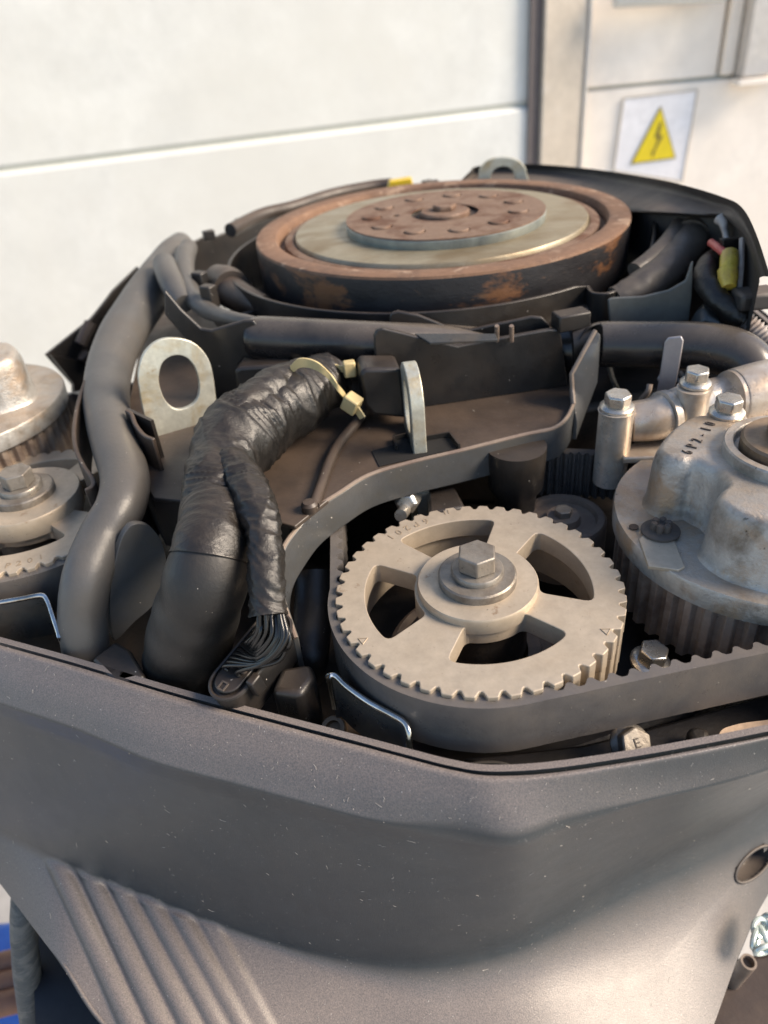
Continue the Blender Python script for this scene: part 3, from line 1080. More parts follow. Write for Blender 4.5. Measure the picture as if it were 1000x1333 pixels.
# drop of the plate's front edge on the left
obj('plate_skirt', MB().ribbon([P(x, y, ZP - .0026) for x, y in ((378, 684), (350, 677), (300, 663), (240, 654), (200, 650), (174, 602))], .030, .002), M['plate'], cp)
obj('slot_dark_sheet', MB().prism([P(x, y, ZP + .0006) for x, y in ((484, 587), (516, 578), (512, 566), (528, 562), (533, 572), (585, 563), (598, 580), (600, 583), (494, 607))], (0, 0, -.0004)), M['void'], cp, smooth=False)  # flat black sheet on the plate, painting the slot's dark depth
obj('slot_frame', MB().ribbon([P(x, y, ZP + .0035) for x, y in ((516, 580), (512, 568), (530, 563), (534, 571), (585, 562), (598, 578))], .003, .0012), M['black'], cp)
# bead running from the block to the front
bead = cr([(478, 528, .026), (462, 549, .025), (441, 575, .024), (428, 600, .0235), (418, 628, .023), (408, 655, .023)], 6)
obj('raised_bead', MB().tube([P(*b) - Z * .0014 for b in bead], .0030, 12), M['plate'], cp)
obj('bead_end', MB().lathe(P(404, 664, .020), [(.0042, 0), (.0042, .0035), (.003, .005), (0, .0052)], 20), M['plate'], cp)


def zat(base, py):
    """height above `base` whose picture row is py"""
    lo, hi = -.2, .4
    for _ in range(40):
        mid = (lo + hi) / 2
        p = Vector((base.x, base.y, mid)) - CAM
        y = 666.5 - FPX * p.dot(CY) / p.dot(FWD)
        if y > py:
            lo = mid
        else:
            hi = mid
    return mid


def wall_px(base_px, z0, tops_px, plane=None, th=.003, extra=None):
    """upright sheet standing on the line base_px[0]-base_px[1]; outline given in pixels"""
    a, b = P(*base_px[0], z0), P(*base_px[1], z0)
    d = (b - a)
    d.z = 0
    n = Vector((d.y, -d.x, 0)).normalized()
    if n.dot(CAM - a) < 0:
        n = -n
    pts = [PV(x, y, a, n) for x, y in tops_px]
    return MB().prism(pts, -n * th), n, a


wp, n_, a_ = wall_px(((552, 530), (744, 502)), ZP, [(487, 438), (490, 430), (498, 427), (596, 451), (630, 444), (715, 429), (726, 429), (731, 436), (740, 503), (552, 531), (520, 541), (490, 500)], th=.0035)
obj('upstand_wall', wp, M['black'], cp, bevel=.001, seg=3)
blk = [PV(x, y, a_ + n_ * .022, n_) for x, y in ((468, 488), (474, 480), (522, 480), (530, 545), (486, 541), (474, 528))]
obj('corner_block', MB().prism(blk, -n_ * .021), M['black'], cp, bevel=.003, seg=3)
wp, _, _ = wall_px(((506, 470), (716, 455)), .040, [(507, 414), (509, 408), (518, 405), (545, 410), (580, 424), (612, 429), (692, 412), (706, 413), (716, 424), (718, 470), (508, 470)], th=.003)
obj('rear_wall', wp, M['black'], cp, bevel=.001, seg=3)
# curved front strap (a down-turned flange)
strap = [(400, 676, 382 and .016, 0)]
st_top = [(747, 524, .0235), (736, 545, .0215), (718, 558, .0210), (680, 566, .021), (600, 586, .021), (540, 600, .021), (480, 618, .0205), (440, 642, .0195),
          (407, 664, .018), (384, 690, .015), (369, 712, .012), (363, 735, .008), (364, 765, .003), (373, 795, -.003), (385, 830, -.009)]
tops = [P(x, y, z) for x, y, z in cr(st_top, 6)]
hs = [.0200 + .011 * max(0, (i / (len(tops) - 1) - .5) / .5) for i in range(len(tops))]
def lin(ctl, n=5):
    out = []
    for a, b in zip(ctl[:-1], ctl[1:]):
        out += [tuple(x + (y - x) * k / n for x, y in zip(a, b)) for k in range(n)]
    return out + [ctl[-1]]


finL = [P(*q) for q in lin([(775, 430, .060), (759, 459, .050), (744, 487, .0395), (745, 506, .031), (747, 526, .0238)])]
finR = [P(*q) for q in lin([(782, 440, .056), (780, 468, .044), (778, 497, .030), (764, 534, .0150), (750, 572, .0042)])]
fm = MB().grid([finL, [a.lerp(b, .5) + Vector((.001, -.001, 0)) for a, b in zip(finL, finR)], finR])
obj('strap_fin', fm, M['strap'], cp, solid=.0024, bevel=.0005, ang=50)
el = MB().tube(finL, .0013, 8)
obj('worn_lit_edge', el, M['tube'], cp)  # tan tube paints a highlight along the fin's worn edge
obj('worn_lit_edge', MB().tube([p + Vector((0, -.0006, .0002)) for p in tops], .0011, 8), M['tube'], cp)  # highlight put in as a tan tube on the strap's worn top edge
obj('front_strap', MB().ribbon(tops, hs, .0028), M['strap'], cp, bevel=.0007, ang=50)
# wall behind the strap's right end
wp, _, _ = wall_px(((778, 560), (738, 520)), .0, [(775, 432), (783, 446), (783, 480), (752, 570), (741, 545), (745, 490)], th=.0022)
# post under the strap
obj('support_post', MB().lathe(P(671, 640, -.014), [(.0105, -.05), (.0115, -.006), (.0122, .0), (.0155, .005), (.0165, .024), (.0165, .030)], 40), M['black'], cp)
# leg of the strap end and the lump at its foot
obj('strap_foot', MB().prism([P(x, y, -.018) for x, y in ((352, 900), (366, 868), (405, 862), (412, 880), (392, 905))], (0, 0, -.05)), M['black'], cp, bevel=.003, seg=3)
lg = MB().tube([P(x, y, z) for x, y, z in cr([(408, 745, -.02), (408, 790, -.03), (402, 850, -.035), (396, 880, -.05)], 5)], .010, 14, flat=.6)
obj('strap_leg', lg, M['black'], cp)

# left bracket standing in front of the pipe
brk = thing('pipe_bracket', tuple(P(290, 500, .02)), 'black plastic bracket holding the left end of the black pipe', 'bracket')
wp, nb, ab = wall_px(((240, 520), (342, 516)), ZP + .002, [(214, 378), (226, 392), (236, 404), (262, 428), (275, 430), (318, 417), (330, 417), (338, 428), (343, 470), (318, 466), (311, 474), (312, 515), (286, 528), (262, 500), (240, 440), (214, 410)], th=.003)
obj('bracket_wall', wp, M['black'], brk, bevel=.001, seg=3)
wp, _, _ = wall_px(((240, 520), (342, 516)), ZP + .003, [(312, 470), (320, 466), (380, 462), (392, 472), (388, 500), (318, 512)], th=.012)
obj('bracket_tray', xf(wp, Matrix.Translation(nb * .014)), M['black'], brk, bevel=.002, seg=3)

# ------------------------------------------------------------------ pipes and hoses


def hose(ctl, seg=8, n=28, disp=None, flat=1.0, cap=True):
    c = cr(ctl, seg)
    path = [P(x, y, z) for x, y, z, d in c]
    rad = [d / 2 * dep(p) / FPX for p, (x, y, z, d) in zip(path, c)]
    return MB().tube(path, rad, n, disp, cap, flat)


gh = obj('coolant_hose', hose([(236, 318, .062, 30), (222, 340, .06, 46), (192, 385, .052, 55), (160, 435, .044, 57), (143, 480, .038, 57), (139, 525, .034, 58), (149, 575, .030, 60), (163, 622, .026, 62),
                       (157, 660, .022, 62), (134, 700, .014, 62), (114, 750, .005, 62), (108, 800, -.012, 61), (113, 848, -.030, 60), (122, 890, -.05, 58)], n=36,
                      disp=lambda L, th, p: .00035 * noise.noise(p * 40)), M['hose'], ang=80)
tag(gh, 'thick matte grey rubber hose snaking down the left side', 'hose')
bp_ = thing('black_pipe', tuple(P(430, 445, .04)), 'glossy black pipe lying across behind the dark upright walls', 'pipe')
obj('pipe_run', hose([(330, 439, .058, 50), (345, 440, .058, 56), (420, 444, .0575, 57), (500, 448, .0555, 57), (600, 452, .0440, 57), (700, 454, .0355, 56), (765, 454, .035, 58)], n=40), M['pipe'], bp_, ang=80)
obj('pipe_bend', hose([(779, 449, .046, 54), (784, 448, .046, 58), (830, 449, .046, 60), (890, 450, .046, 62), (935, 455, .045, 64), (965, 466, .042, 64), (985, 490, .034, 62), (992, 520, .02, 60)], n=40), M['pipe'], bp_, ang=80)
nn_ = Vector((CAM.x - .17, CAM.y - .39, 0)).normalized()
aa_ = P(880, 450, .046) + nn_ * .0165
obj('pipe_clip', MB().prism([PV(x, y, aa_, nn_) for x, y in ((870, 440), (887, 438), (890, 444), (884, 480), (872, 540), (850, 540), (860, 480), (865, 446))], -nn_ * .0018), M['clip'], bp_, bevel=.0006)
cl = obj('pipe_collar', MB().tube([P(744, 447, .043), P(768, 444, .044)], .0152, 28), M['black'], bp_)
obj('collar_tab', MB().box(P(743, 416, .060), (.020, .012, .010), Matrix.Rotation(.2, 3, 'Z')), M['black'], bp_, bevel=.001)
sh_ = obj('small_hose', hose([(246, 322, .07, 22), (240, 338, .068, 26), (242, 362, .064, 26), (252, 388, .060, 25), (272, 405, .057, 22), (300, 414, .063, 19), (340, 421, .066, 16), (420, 426, .0665, 10)], n=24,
                          disp=lambda L, th, p: .0004 * noise.noise(p * 70)), M['hose'], ang=80)
tag(sh_, 'slim pale grey hose curling from the left rim onto the black pipe', 'hose')
st = obj('sleeve_tube', hose([(214, 344, .072, 30), (222, 365, .068, 32), (232, 384, .062, 30), (240, 396, .058, 27)], n=24), M['hose'], ang=80)
tag(st, 'short open grey sleeve between the thick hose and the slim hose', 'hose')
dh = thing('ribbed_duct', tuple(P(290, 380, .05)), 'dark grooved duct squeezed between slim hose and flywheel shroud', 'duct')
obj('duct_body', hose([(268, 372, .056, 34), (292, 376, .056, 42), (318, 390, .056, 40), (345, 400, .056, 30)], n=24), M['plate'], dh)
obj('duct_collar', hose([(284, 368, .058, 46), (296, 372, .058, 50), (303, 378, .058, 50)], n=28), M['plate'], dh)
lvz = obj('duct_guard', MB().ribbon([P(x, y, .056) for x, y, in cr([(262, 370), (272, 384), (284, 400), (296, 411), (325, 405), (352, 397), (362, 410)], 4)], .02, .0024), M['black'], dh, bevel=.0006)
# clips on the left of the shroud
ck = thing('small_clip', tuple(P(268, 380, .05)), 'small black two-piece clip beside the slim grey hose', 'clip')
for (x, y) in ((262, 368), (273, 386)):
    obj('clip_tab', MB().box(P(x, y, .064), (.010, .008, .016), Matrix.Rotation(-.6, 3, 'Z')), M['black'], ck, bevel=.001)

fl_ = MB()
pA, pB = P(142, 832, -.03), P(205, 800, -.03)
dn = (pB - pA)
dn.z = 0
nF = Vector((dn.y, -dn.x, 0)).normalized()
if nF.dot(CAM - pA) < 0:
    nF = -nF
pA = P(150, 800, -.02)
oval = cr([(176, 682), (194, 685), (209, 702), (217, 731), (214, 762), (200, 788), (173, 812), (156, 830), (147, 831), (143, 800), (144, 770), (148, 740), (156, 708), (165, 690)], 4, closed=True)
fl_.prism([PV(x, y, pA, nF) for x, y in oval], -nF * .004)
tag(obj('rubber_flap', fl_, M['strap'], bevel=.0012, seg=3), 'oval black rubber flap standing between grey hose and sleeved harness', 'flap')

# thin black guide strip left of the hose
gs = obj('guide_strip', MB().ribbon([P(x, y, z) for x, y, z in cr([(111, 494, .045), (101, 525, .04), (96, 560, .036), (99, 585, .033), (108, 604, .03), (121, 624, .027), (119, 632, .026), (110, 637, .025)], 5)], .03, .0024), M['plate'], bevel=.0006)
tag(gs, 'thin curved plastic strip between left sprocket and grey hose', 'strip')
g2 = thing('hose_guide', tuple(P(170, 560, .02)), 'small bent black guide touching the hose below the left lifting eye', 'guide')
obj('guide_wall', MB().ribbon([P(x, y, z) for x, y, z in cr([(164, 533, .045), (171, 538, .044), (176, 551, .042), (187, 565, .04), (200, 571, .04)], 5)], .03, .0024), M['plate'], g2, bevel=.0006)
obj('guide_back', MB().ribbon([P(x, y, z) for x, y, z in ((166, 532, .044), (185, 541, .044), (198, 547, .044))], .03, .0020), M['black'], g2)
lb = MB().prism([P(x, y, -.02) for x, y in ((118, 858), (150, 833), (170, 845), (190, 880), (150, 890))], (0, 0, -.02))
tag(obj('hose_cradle', lb, M['black'], bevel=.002), 'black bracket under the lower end of the thick grey hose', 'bracket')

# ------------------------------------------------------------------ taped wiring harness


def wrinkle(amp, f=1.0, seed=0.0):
    def d(L, th, p):
        wrap = (L / .0135 + th / (2 * math.pi) + .35 * noise.noise(p * 40)) % 1.0
        step = .00045 * (1 - wrap) if wrap > .06 else .00045 * wrap / .06
        return step + fold(L, th, p)

    def fold(L, th, p):
        # tape folds: ridges that run obliquely round the bundle
        u = L * 170 * f + 1.8 * math.sin(th + seed) + 3.0 * noise.noise(p * 28 + Vector((seed, 0, 0)))
        r1 = 1 - abs(noise.noise(Vector((u, th * .55 + seed, seed)))) * 2
        r2 = noise.noise(p * 55 + Vector((seed, 3, 0)))
        r3 = 1 - abs(noise.noise(Vector((L * 60 * f, math.cos(th) * 1.1 + 5, math.sin(th) * 1.1 + seed)))) * 2
        return 1.0 * amp * (.62 * max(0, r1) ** 3 + .55 * r2 + .6 * r3 * r3)
    return d


hn = thing('wiring_harness', tuple(P(290, 640, .02)), 'thick black taped wiring harness forking over the cover, one branch ending in loose wires', 'harness')
main = [(428, 492, .043, 62), (408, 505, .044, 74), (380, 522, .044, 88), (345, 543, .043, 96), (312, 570, .042, 104), (290, 605, .040, 88), (284, 640, .038, 84), (281, 675, .035, 84), (278, 705, .032, 90)]
obj('taped_trunk', hose(main, seg=22, n=72, disp=wrinkle(.0019, 1, 1.0)), M['tape'], hn, ang=80)
upper = [(445, 520, .038, 40), (434, 500, .048, 44), (405, 488, .054, 46), (370, 498, .056, 46), (335, 520, .056, 46), (306, 550, .054, 44), (288, 575, .050, 30)]
obj('taped_fold', hose([(402, 484, .052, 30), (385, 492, .054, 44), (355, 508, .055, 50), (325, 530, .055, 48), (300, 556, .053, 40)], seg=16, n=48, disp=wrinkle(.0014, 1.2, 4.0)), M['tape'], hn, ang=80)
side = [(300, 600, .048, 40), (318, 628, .046, 50), (333, 658, .044, 48), (343, 690, .040, 43), (346, 725, .034, 41), (347, 765, .026, 42), (350, 802, .018, 44)]
obj('taped_branch', hose(side, seg=20, n=56, disp=wrinkle(.0013, 1.3, 7.0), cap=False), M['tape'], hn, ang=80)
slv = [(280, 690, .036, 84), (277, 706, .034, 92), (272, 735, .027, 100), (266, 765, .017, 106), (257, 795, .003, 108), (248, 828, -.013, 110), (238, 862, -.030, 108), (230, 890, -.045, 100), (226, 918, -.060, 90)]
obj('rubber_sleeve', hose(slv, seg=12, n=64, disp=lambda L, th, p: (.0042 * noise.noise(p * 34)) + .0010 * noise.noise(p * 80) + .0009 * (1 - abs(noise.noise(Vector((p.x * 60, p.y * 60, p.z * 25)))) * 2) ** 3), M['sleeve'], hn, ang=80)
# tape band where the sleeve begins
obj('tape_band', hose([(281, 668, .0365, 88), (280, 690, .035, 93), (276, 712, .0325, 99), (273, 728, .029, 103)], seg=12, n=64, disp=wrinkle(.0007, 1.6, 9.0), cap=False), M['tape'], hn, ang=80)
cA, cB = P(294, 884, -.012), P(348, 818, -.006)
ax = (cB - cA)
axu = ax.normalized()
sd_ = axu.cross(Z).normalized()
nrm_c = sd_.cross(axu).normalized()


random.seed(11)
for i in range(24):
    row = i % 2
    f = (i // 2) / 11
    e = cB.lerp(cA, .04 + .86 * f) + sd_ * (.0066 if row else -.0006) + Vector((0, 0, .0015))
    s0 = P(337 + 31 * f + random.uniform(-1, 1), 800, .020 - .003 * row + random.uniform(-.002, .002))
    md = P(334 + 38 * f + random.uniform(-2, 2), 822 + 12 * f + random.uniform(-2, 2), .014 - .003 * row)
    m2 = P(322 + 32 * f - 12 * f * f + random.uniform(-2, 2), 838 + 26 * f + random.uniform(-2, 2), .003)
    pth = cr([tuple(s0), tuple(md), tuple(m2), tuple(e + nrm_c * .004), tuple(e)], 6)
    obj('wire', MB().tube(pth, .00095, 8), M['wire'], hn, ang=80)
# loop of wires hanging at the right
for i in range(4):
    pth = cr([tuple(P(362 + i * 2, 800, .016)), tuple(P(374 + i, 830 + i * 3, .006)), tuple(P(365 - i * 3, 858 - i * 3, -.004)), tuple(P(335 - i * 3, 868 - i * 3, -.006))], 8)
    obj('wire', MB().tube(pth, .0012, 8), M['wire'], hn, ang=80)

# connector
co = thing('connector_block', tuple(cA), 'grey-brown multi-pin connector under the fanned-out black wires', 'connector')
def stad(r, ext, c0, h):
    pts = []
    for k in range(13):
        a = math.pi / 2 + math.pi * k / 12
        pts.append(c0 + axu * (r * math.cos(a)) + sd_ * (r * math.sin(a)) + nrm_c * h)
    for k in range(13):
        a = -math.pi / 2 + math.pi * k / 12
        pts.append(c0 + axu * (ext + r * math.cos(a)) + sd_ * (r * math.sin(a)) + nrm_c * h)
    return pts


cc = cA + sd_ * .003
obj('connector_body', MB().prism(stad(.0092, ax.length, cc, 0), -nrm_c * .018), M['black'], co, bevel=.0008)
obj('connector_rim', MB().tube(stad(.0090, ax.length, cc, .0008) + [stad(.0090, ax.length, cc, .0008)[0]], .0009, 8, cap=False), M['black'], co)
obj('connector_face', MB().prism(stad(.0066, ax.length, cc, .0022), -nrm_c * .002), M['black'], co, bevel=.0005)
for r_ in (-1, 1):
    for k in range(11):
        p = cc + axu * (.006 + k * (ax.length - .006) / 10.5) + sd_ * (.0036 * r_) + nrm_c * .0022
        obj('pin_seal', MB().lathe(p, [(.0017, 0), (.0017, .0016), (.0009, .0016), (.0009, .0004), (0, .0004)], 12, nrm_c), M['ink'], co)
kp = cc - axu * .0040 + nrm_c * .0025
for dx, dy, w_, h_ in ((0, .0016, .004, .0007), (0, -.0016, .004, .0007), (.0018, 0, .0007, .003), (-.0018, 0, .0007, .003)):
    rot = Matrix((axu, sd_, nrm_c)).transposed()
    obj('key_mark', MB().box(kp + axu * dx + sd_ * dy, (w_ if dy else h_ * .25, h_ if dy else .003, .0006), rot), M['ink'], co)
obj('latch', MB().box(cc + axu * .004 + sd_ * .0115, (.006, .004, .010), Matrix((axu, sd_, nrm_c)).transposed()), M['black'], co, bevel=.0008)

# cable ties
ct = thing('cable_tie', tuple(P(450, 500, .03)), 'yellowed cable tie looped over the top of the taped harness, head at lower right', 'cable tie', 'yellowed nylon cable ties')
pth = cr([tuple(P(x, y, z)) for x, y, z in ((378, 476, .066), (388, 467, .070), (402, 467, .070), (416, 473, .068), (430, 486, .062), (440, 500, .056), (450, 513, .048), (455, 522, .044))], 7)
obj('strap', MB().ribbon([Vector(p) for p in pth], .0052, .0011), M['tie'], ct, bevel=.0003)
hd = P(458, 525, .044)
obj('head', MB().box(hd, (.009, .0085, .009), Matrix.Rotation(-.5, 3, 'Z') @ Matrix.Rotation(.5, 3, 'Y')), M['tie'], ct, bevel=.001)
obj('tail', MB().box(P(467, 536, .040), (.004, .0012, .008), Matrix.Rotation(-.6, 3, 'Z') @ Matrix.Rotation(-.6, 3, 'Y')), M['tie'], ct)
ct2 = thing('cable_tie', tuple(P(455, 480, .03)), 'second cable tie whose small head sits against the black wall', 'cable tie', 'yellowed nylon cable ties')
pth = cr([tuple(P(x, y, z)) for x, y, z in ((410, 468, .058), (425, 471, .058), (440, 475, .056), (455, 479, .054), (468, 479, .052))], 5)
obj('strap', MB().ribbon([Vector(p) for p in pth], .0036, .0011), M['tie'], ct2)
obj('head', MB().box(P(455, 480, .054), (.007, .006, .009), Matrix.Rotation(.1, 3, 'Z')), M['tie'], ct2, bevel=.001)

# ------------------------------------------------------------------ lifting eyes


def eye(loopo, loopi, th, p0, n, name='lifting_eye'):
    """outer and inner pixel loops on the upright plane through p0 with normal n"""
    u = Vector((-n.y, n.x, 0)).normalized()
    v = u.cross(n).normalized()
    if v.z < 0:
        v = -v
    to = lambda q: ((PV(*q, p0, n) - p0).dot(u), (PV(*q, p0, n) - p0).dot(v))
    lo = [to(q) for q in loopo]
    li = [to(q) for q in loopi]
    mb = weld(flat_mesh('eye', [lo, li], th, th * .12))
    w_ = u.cross(v)
    mt = Matrix(((u.x, v.x, w_.x, p0.x), (u.y, v.y, w_.y, p0.y), (u.z, v.z, w_.z, p0.z), (0, 0, 0, 1)))
    return xf(mb, mt)


p0 = P(232, 560, .020)
n0 = Vector((CAM.x - p0.x, CAM.y - p0.y, 0)).normalized()
n0 = (n0 + Vector((.15, 0, .15))).normalized()
lo = cr([(181, 500), (181, 480), (189, 458), (207, 443), (229, 440), (252, 446), (269, 463), (277, 485), (281, 515), (287, 560), (285, 600), (225, 600), (198, 565), (188, 540)], 4, closed=True)
li = cr([(207, 490), (212, 472), (226, 463), (242, 465), (254, 478), (260, 500), (257, 520), (243, 531), (228, 532), (216, 522), (209, 506)], 4, closed=True)
tag(obj('lifting_eye', eye(lo, li, .004, p0, n0), M['eye'], ang=14), 'broad zinc plated lifting eye at left, its slotted hole facing the viewer', 'lifting eye', 'lifting eyes')
# middle one, seen nearly edge-on
pm_ = P(550, 585, .012)
dv = ray(535, 530)
dvh = Vector((dv.x, dv.y, 0)).normalized()
# plane nearly contains the view direction, turned by some degrees
ang_m = math.atan2(dvh.y, dvh.x) + R(7)
nm = Vector((math.sin(ang_m), -math.cos(ang_m), 0))
H_ = .052
uo = []
ua = Vector((math.cos(ang_m), math.sin(ang_m), 0))
bz = -.062
zt_ = zat(pm_, 468) - .002
lo = []
wE = .019
cz = zt_ - wE
for k in range(25):
    a = math.pi * k / 24
    lo.append((wE * math.cos(a), cz + wE * math.sin(a)))
lo += [(-wE * .9, bz), (wE * .9, bz)]
li = []
for k in range(13):
    a = math.pi * k / 12
    li.append((.0105 * math.cos(a), cz - .001 + .0105 * math.sin(a)))
for k in range(13):
    a = math.pi + math.pi * k / 12
    li.append((.0105 * math.cos(a), cz - .010 + .0105 * math.sin(a)))
mb = weld(flat_mesh('eye', [lo, li], .0074, .0006))
mt = Matrix(((ua.x, 0, nm.x, pm_.x), (ua.y, 0, nm.y, pm_.y), (0, 1, 0, 0), (0, 0, 0, 1)))
tag(obj('lifting_eye', xf(mb, mt), M['eye'], ang=14), 'lifting eye seen edge-on, rising from the slot in front of the black wall', 'lifting eye', 'lifting eyes')
# far one behind flywheel
pf = Vector((P(655, 225, .10).x, .775, .0))
pf = PV(655, 240, Vector((0, .729, 0)), Vector((0, -1, 0)))
nf = Vector((-.1, -1, 0)).normalized()
lo = cr([(624, 262), (624, 228), (628, 216), (638, 208), (654, 205), (670, 207), (681, 214), (686, 226), (687, 262)], 4, closed=True)
li = cr([(640, 250), (639, 232), (643, 222), (654, 217), (665, 220), (670, 230), (670, 250)], 4, closed=True)
tag(obj('lifting_eye', eye(lo, li, .006, pf, nf), M['eye'], ang=14), 'farthest lifting eye, standing up behind the flywheel', 'lifting eye', 'lifting eyes')
yt = MB().prism([PV(x, y, Vector((0, .745, 0)), Vector((0, -1, 0))) for x, y in ((504, 250), (507, 237), (536, 232), (540, 248))], (0, .012, 0))
tag(obj('yellow_tab', yt, M['yellow'], bevel=.001), 'small yellow plastic tab peeping over the back of the flywheel', 'tab')
yt = MB().prism([PV(x, y, Vector((0, .745, 0)), Vector((0, -1, 0))) for x, y in ((552, 250), (556, 238), (572, 236), (576, 248))], (0, .012, 0))
tag(obj('black_tab', yt, M['plate'], bevel=.001), 'small dark tab peeping over the flywheel beside the yellow tab', 'tab')

# ------------------------------------------------------------------ metal belt guides


def guide(ctl, h, label, ret):
    t = thing('belt_guide', tuple(P(*ctl[0])), label, 'belt guide', 'sheet metal belt guides')
    tops = [P(*q) for q in cr(ctl, 6)]
    obj('guide_plate', MB().ribbon(tops, h, .0014), M['darksteel'], t)
    hh = h if hasattr(h, '__len__') else [h] * len(tops)
    edge = [Vector(p) for p in tops] + [tops[-1] - Z * hh[-1] * .5, tops[-1] - Z * hh[-1]]
    if ret:
        edge = [tops[0] - Z * .02] + edge
    obj('bright_edge', MB().tube(edge, .0014, 10), M['chrome'], t)
    return t


guide([(428, 880, -.012), (437, 880, -.0125), (452, 894, -.0135), (480, 914, -.0145), (508, 929, -.015), (526, 940, -.016), (532, 952, -.018), (533, 966, -.022)], .026, 'bright-edged steel belt guide in front of the big sprocket', True)
guide([(-40, 790, -.008), (0, 784, -.008), (30, 779, -.008), (54, 775, -.008), (62, 782, -.010), (70, 805, -.013), (78, 828, -.016)], .026, 'bright-edged steel belt guide at the left edge under the left sprocket', False)

# ------------------------------------------------------------------ bolts and small castings
up = Z
hexbolt(P(846, 862, -.034), (.1, -.1, 1), 'bright bolt glimpsed between big sprocket and toothed pulley', r=.006, fl=.009, group='flange bolts on the castings')
hexbolt(P(819, 968, -.041), (.12, -.62, .77), 'flange bolt in the dark gap just behind the cowl rim', r=.0062, h=.006, fl=.0085, m=M['boltgrey'], mark='E', group='flange bolts on the castings')
# socket screw at 432,945
ss = thing('socket_screw', tuple(P(434, 948, -.042)), 'rusty hex socket screw beside the belt guide', 'screw')
sp_ = P(434, 948, -.042)
axs = Vector((-.1, -.45, .9)).normalized()
obj('screw_head', MB().lathe(sp_, [(.0058, -.010), (.0058, .0), (.0052, .0008), (.0034, .0008), (.0034, -.003), (0, -.003)], 32, axs), M['brownbolt'], ss)
obj('screw_boss', MB().box(sp_ + Vector((.012, .006, -.012)), (.02, .012, .018)), M['brownbolt'], ss, bevel=.003)
# casting below the belt on the right
cf = thing('mount_casting', tuple(P(800, 985, -.06)), 'dark casting ledge behind the right cowl rim with peeling beige paint', 'casting')
obj('ledge', MB().prism([P(x, y, -.049) for x, y in ((600, 985), (700, 975), (760, 968), (830, 950), (905, 930), (1060, 885), (1060, 948), (1000, 960), (920, 976), (830, 992), (720, 1008), (650, 1010))], (0, 0, -.012)), M['innards'], cf, bevel=.002)
obj('rib', MB().prism([P(x, y, -.040) for x, y in ((893, 948), (905, 942), (925, 948), (925, 968), (905, 974))], (0, 0, -.01)), M['innards'], cf, bevel=.003)
obj('paint_patch', MB().prism([P(x, y, -.0385) for x, y in cr([(932, 975), (938, 952), (955, 944), (975, 940), (1000, 937), (1050, 930), (1050, 950), (1000, 962), (935, 976)], 4, closed=True)], (0, 0, -.012)), M['scale'], cf, bevel=.001)
obj('loose_wire', MB().tube([P(x, y, -.044) for x, y in cr([(600, 1000), (620, 994), (645, 993), (665, 998), (672, 1006)], 5)], .0009, 8), M['strap'], cf)

# aluminium rail casting on the right
rl = thing('rail_casting', tuple(P(900, 560, -.01)), 'bright aluminium pipe casting with bolted ends behind the lobed housing', 'casting')
obj('thin_barrel', hose([(820, 549, .022, 52), (848, 546, .023, 56), (866, 541, .024, 58)], n=32), M['cast2'], rl, bevel=.001)
obj('barrel_lip', hose([(862, 542, .024, 66), (870, 540, .024, 66)], n=32), M['cast2'], rl)
obj('mid_body', hose([(870, 538, .024, 52), (890, 530, .026, 58), (920, 522, .028, 56), (950, 512, .03, 50)], n=28, disp=lambda L, th, p: .001 * noise.noise(p * 60)), M['cast2'], rl)
obj('thick_barrel', hose([(948, 520, .030, 74), (960, 518, .030, 78), (1000, 508, .032, 80), (1060, 495, .034, 80)], n=40), M['cast2'], rl)
obj('bolt_column', MB().lathe(P(803, 533, .034), [(.0092, -.045), (.0092, -.002), (.0098, 0), (0, 0)], 28), M['cast2'], rl)
obj('bolt_column', MB().lathe(P(905, 503, .042), [(.0088, -.045), (.0085, -.004), (.0092, -.0005), (0, 0)], 28), M['cast2'], rl)
obj('bolt_column', MB().lathe(P(946, 542, .040), [(.0088, -.045), (.0086, -.004), (.0094, -.0005), (0, 0)], 28), M['cast2'], rl)
obj('gasket_flange', MB().prism([P(x, y, .010) for x, y in ((806, 585), (830, 574), (870, 572), (893, 578), (880, 594), (812, 596))], (0, 0, -.004)), M['cast2'], rl, bevel=.001)
for (x, y, z, lab, r_) in ((803, 531, .0345, 'bolt on the slim column at the left end of the bright casting', .0064), (905, 500, .0425, 'bolt on the rear column of the bright casting, below the pipe clip', .0057),
                           (946, 538, .0405, 'bolt right beside the 6P2-10 marking on the lobed housing', .0060)):
    hexbolt(P(x, y, z), (0, -.05, 1), lab, r=r_, h=.0066, fl=r_ * 1.42, group='flange bolts on the castings', spin=random.random(), washer=0)
# fittings next to the middle eye
fb = thing('sensor_fitting', tuple(P(540, 655, .0)), 'small metal fitting at the foot of the edge-on lifting eye', 'fitting')
obj('nut', MB().lathe(P(531, 652, -.006), [(.006, -.012), (.007, -.004), (.007, .004), (.005, .006), (0, .006)], 6, Vector((-.3, -1, .3))), M['zinc'], fb, bevel=.0006)
obj('nut_stud', MB().lathe(P(528, 662, -.008), [(.0035, -.005), (.0035, .012), (0, .012)], 16, Vector((-.3, -1, .3))), M['zinc'], fb)
obj('grey_block', MB().prism([P(x, y, -.004) for x, y in ((556, 640), (592, 632), (607, 660), (558, 668))], (0, 0, -.03)), M['black'], fb, bevel=.002)

# link rod near 800,500
lr = MB().tube([P(793, 476, .03), P(797, 492, .02), P(806, 512, .005)], .0016, 10)
tag(obj('link_rod', lr, M['zinc']), 'thin bright rod in the dark gap below the pipe, left of the bolts', 'rod')

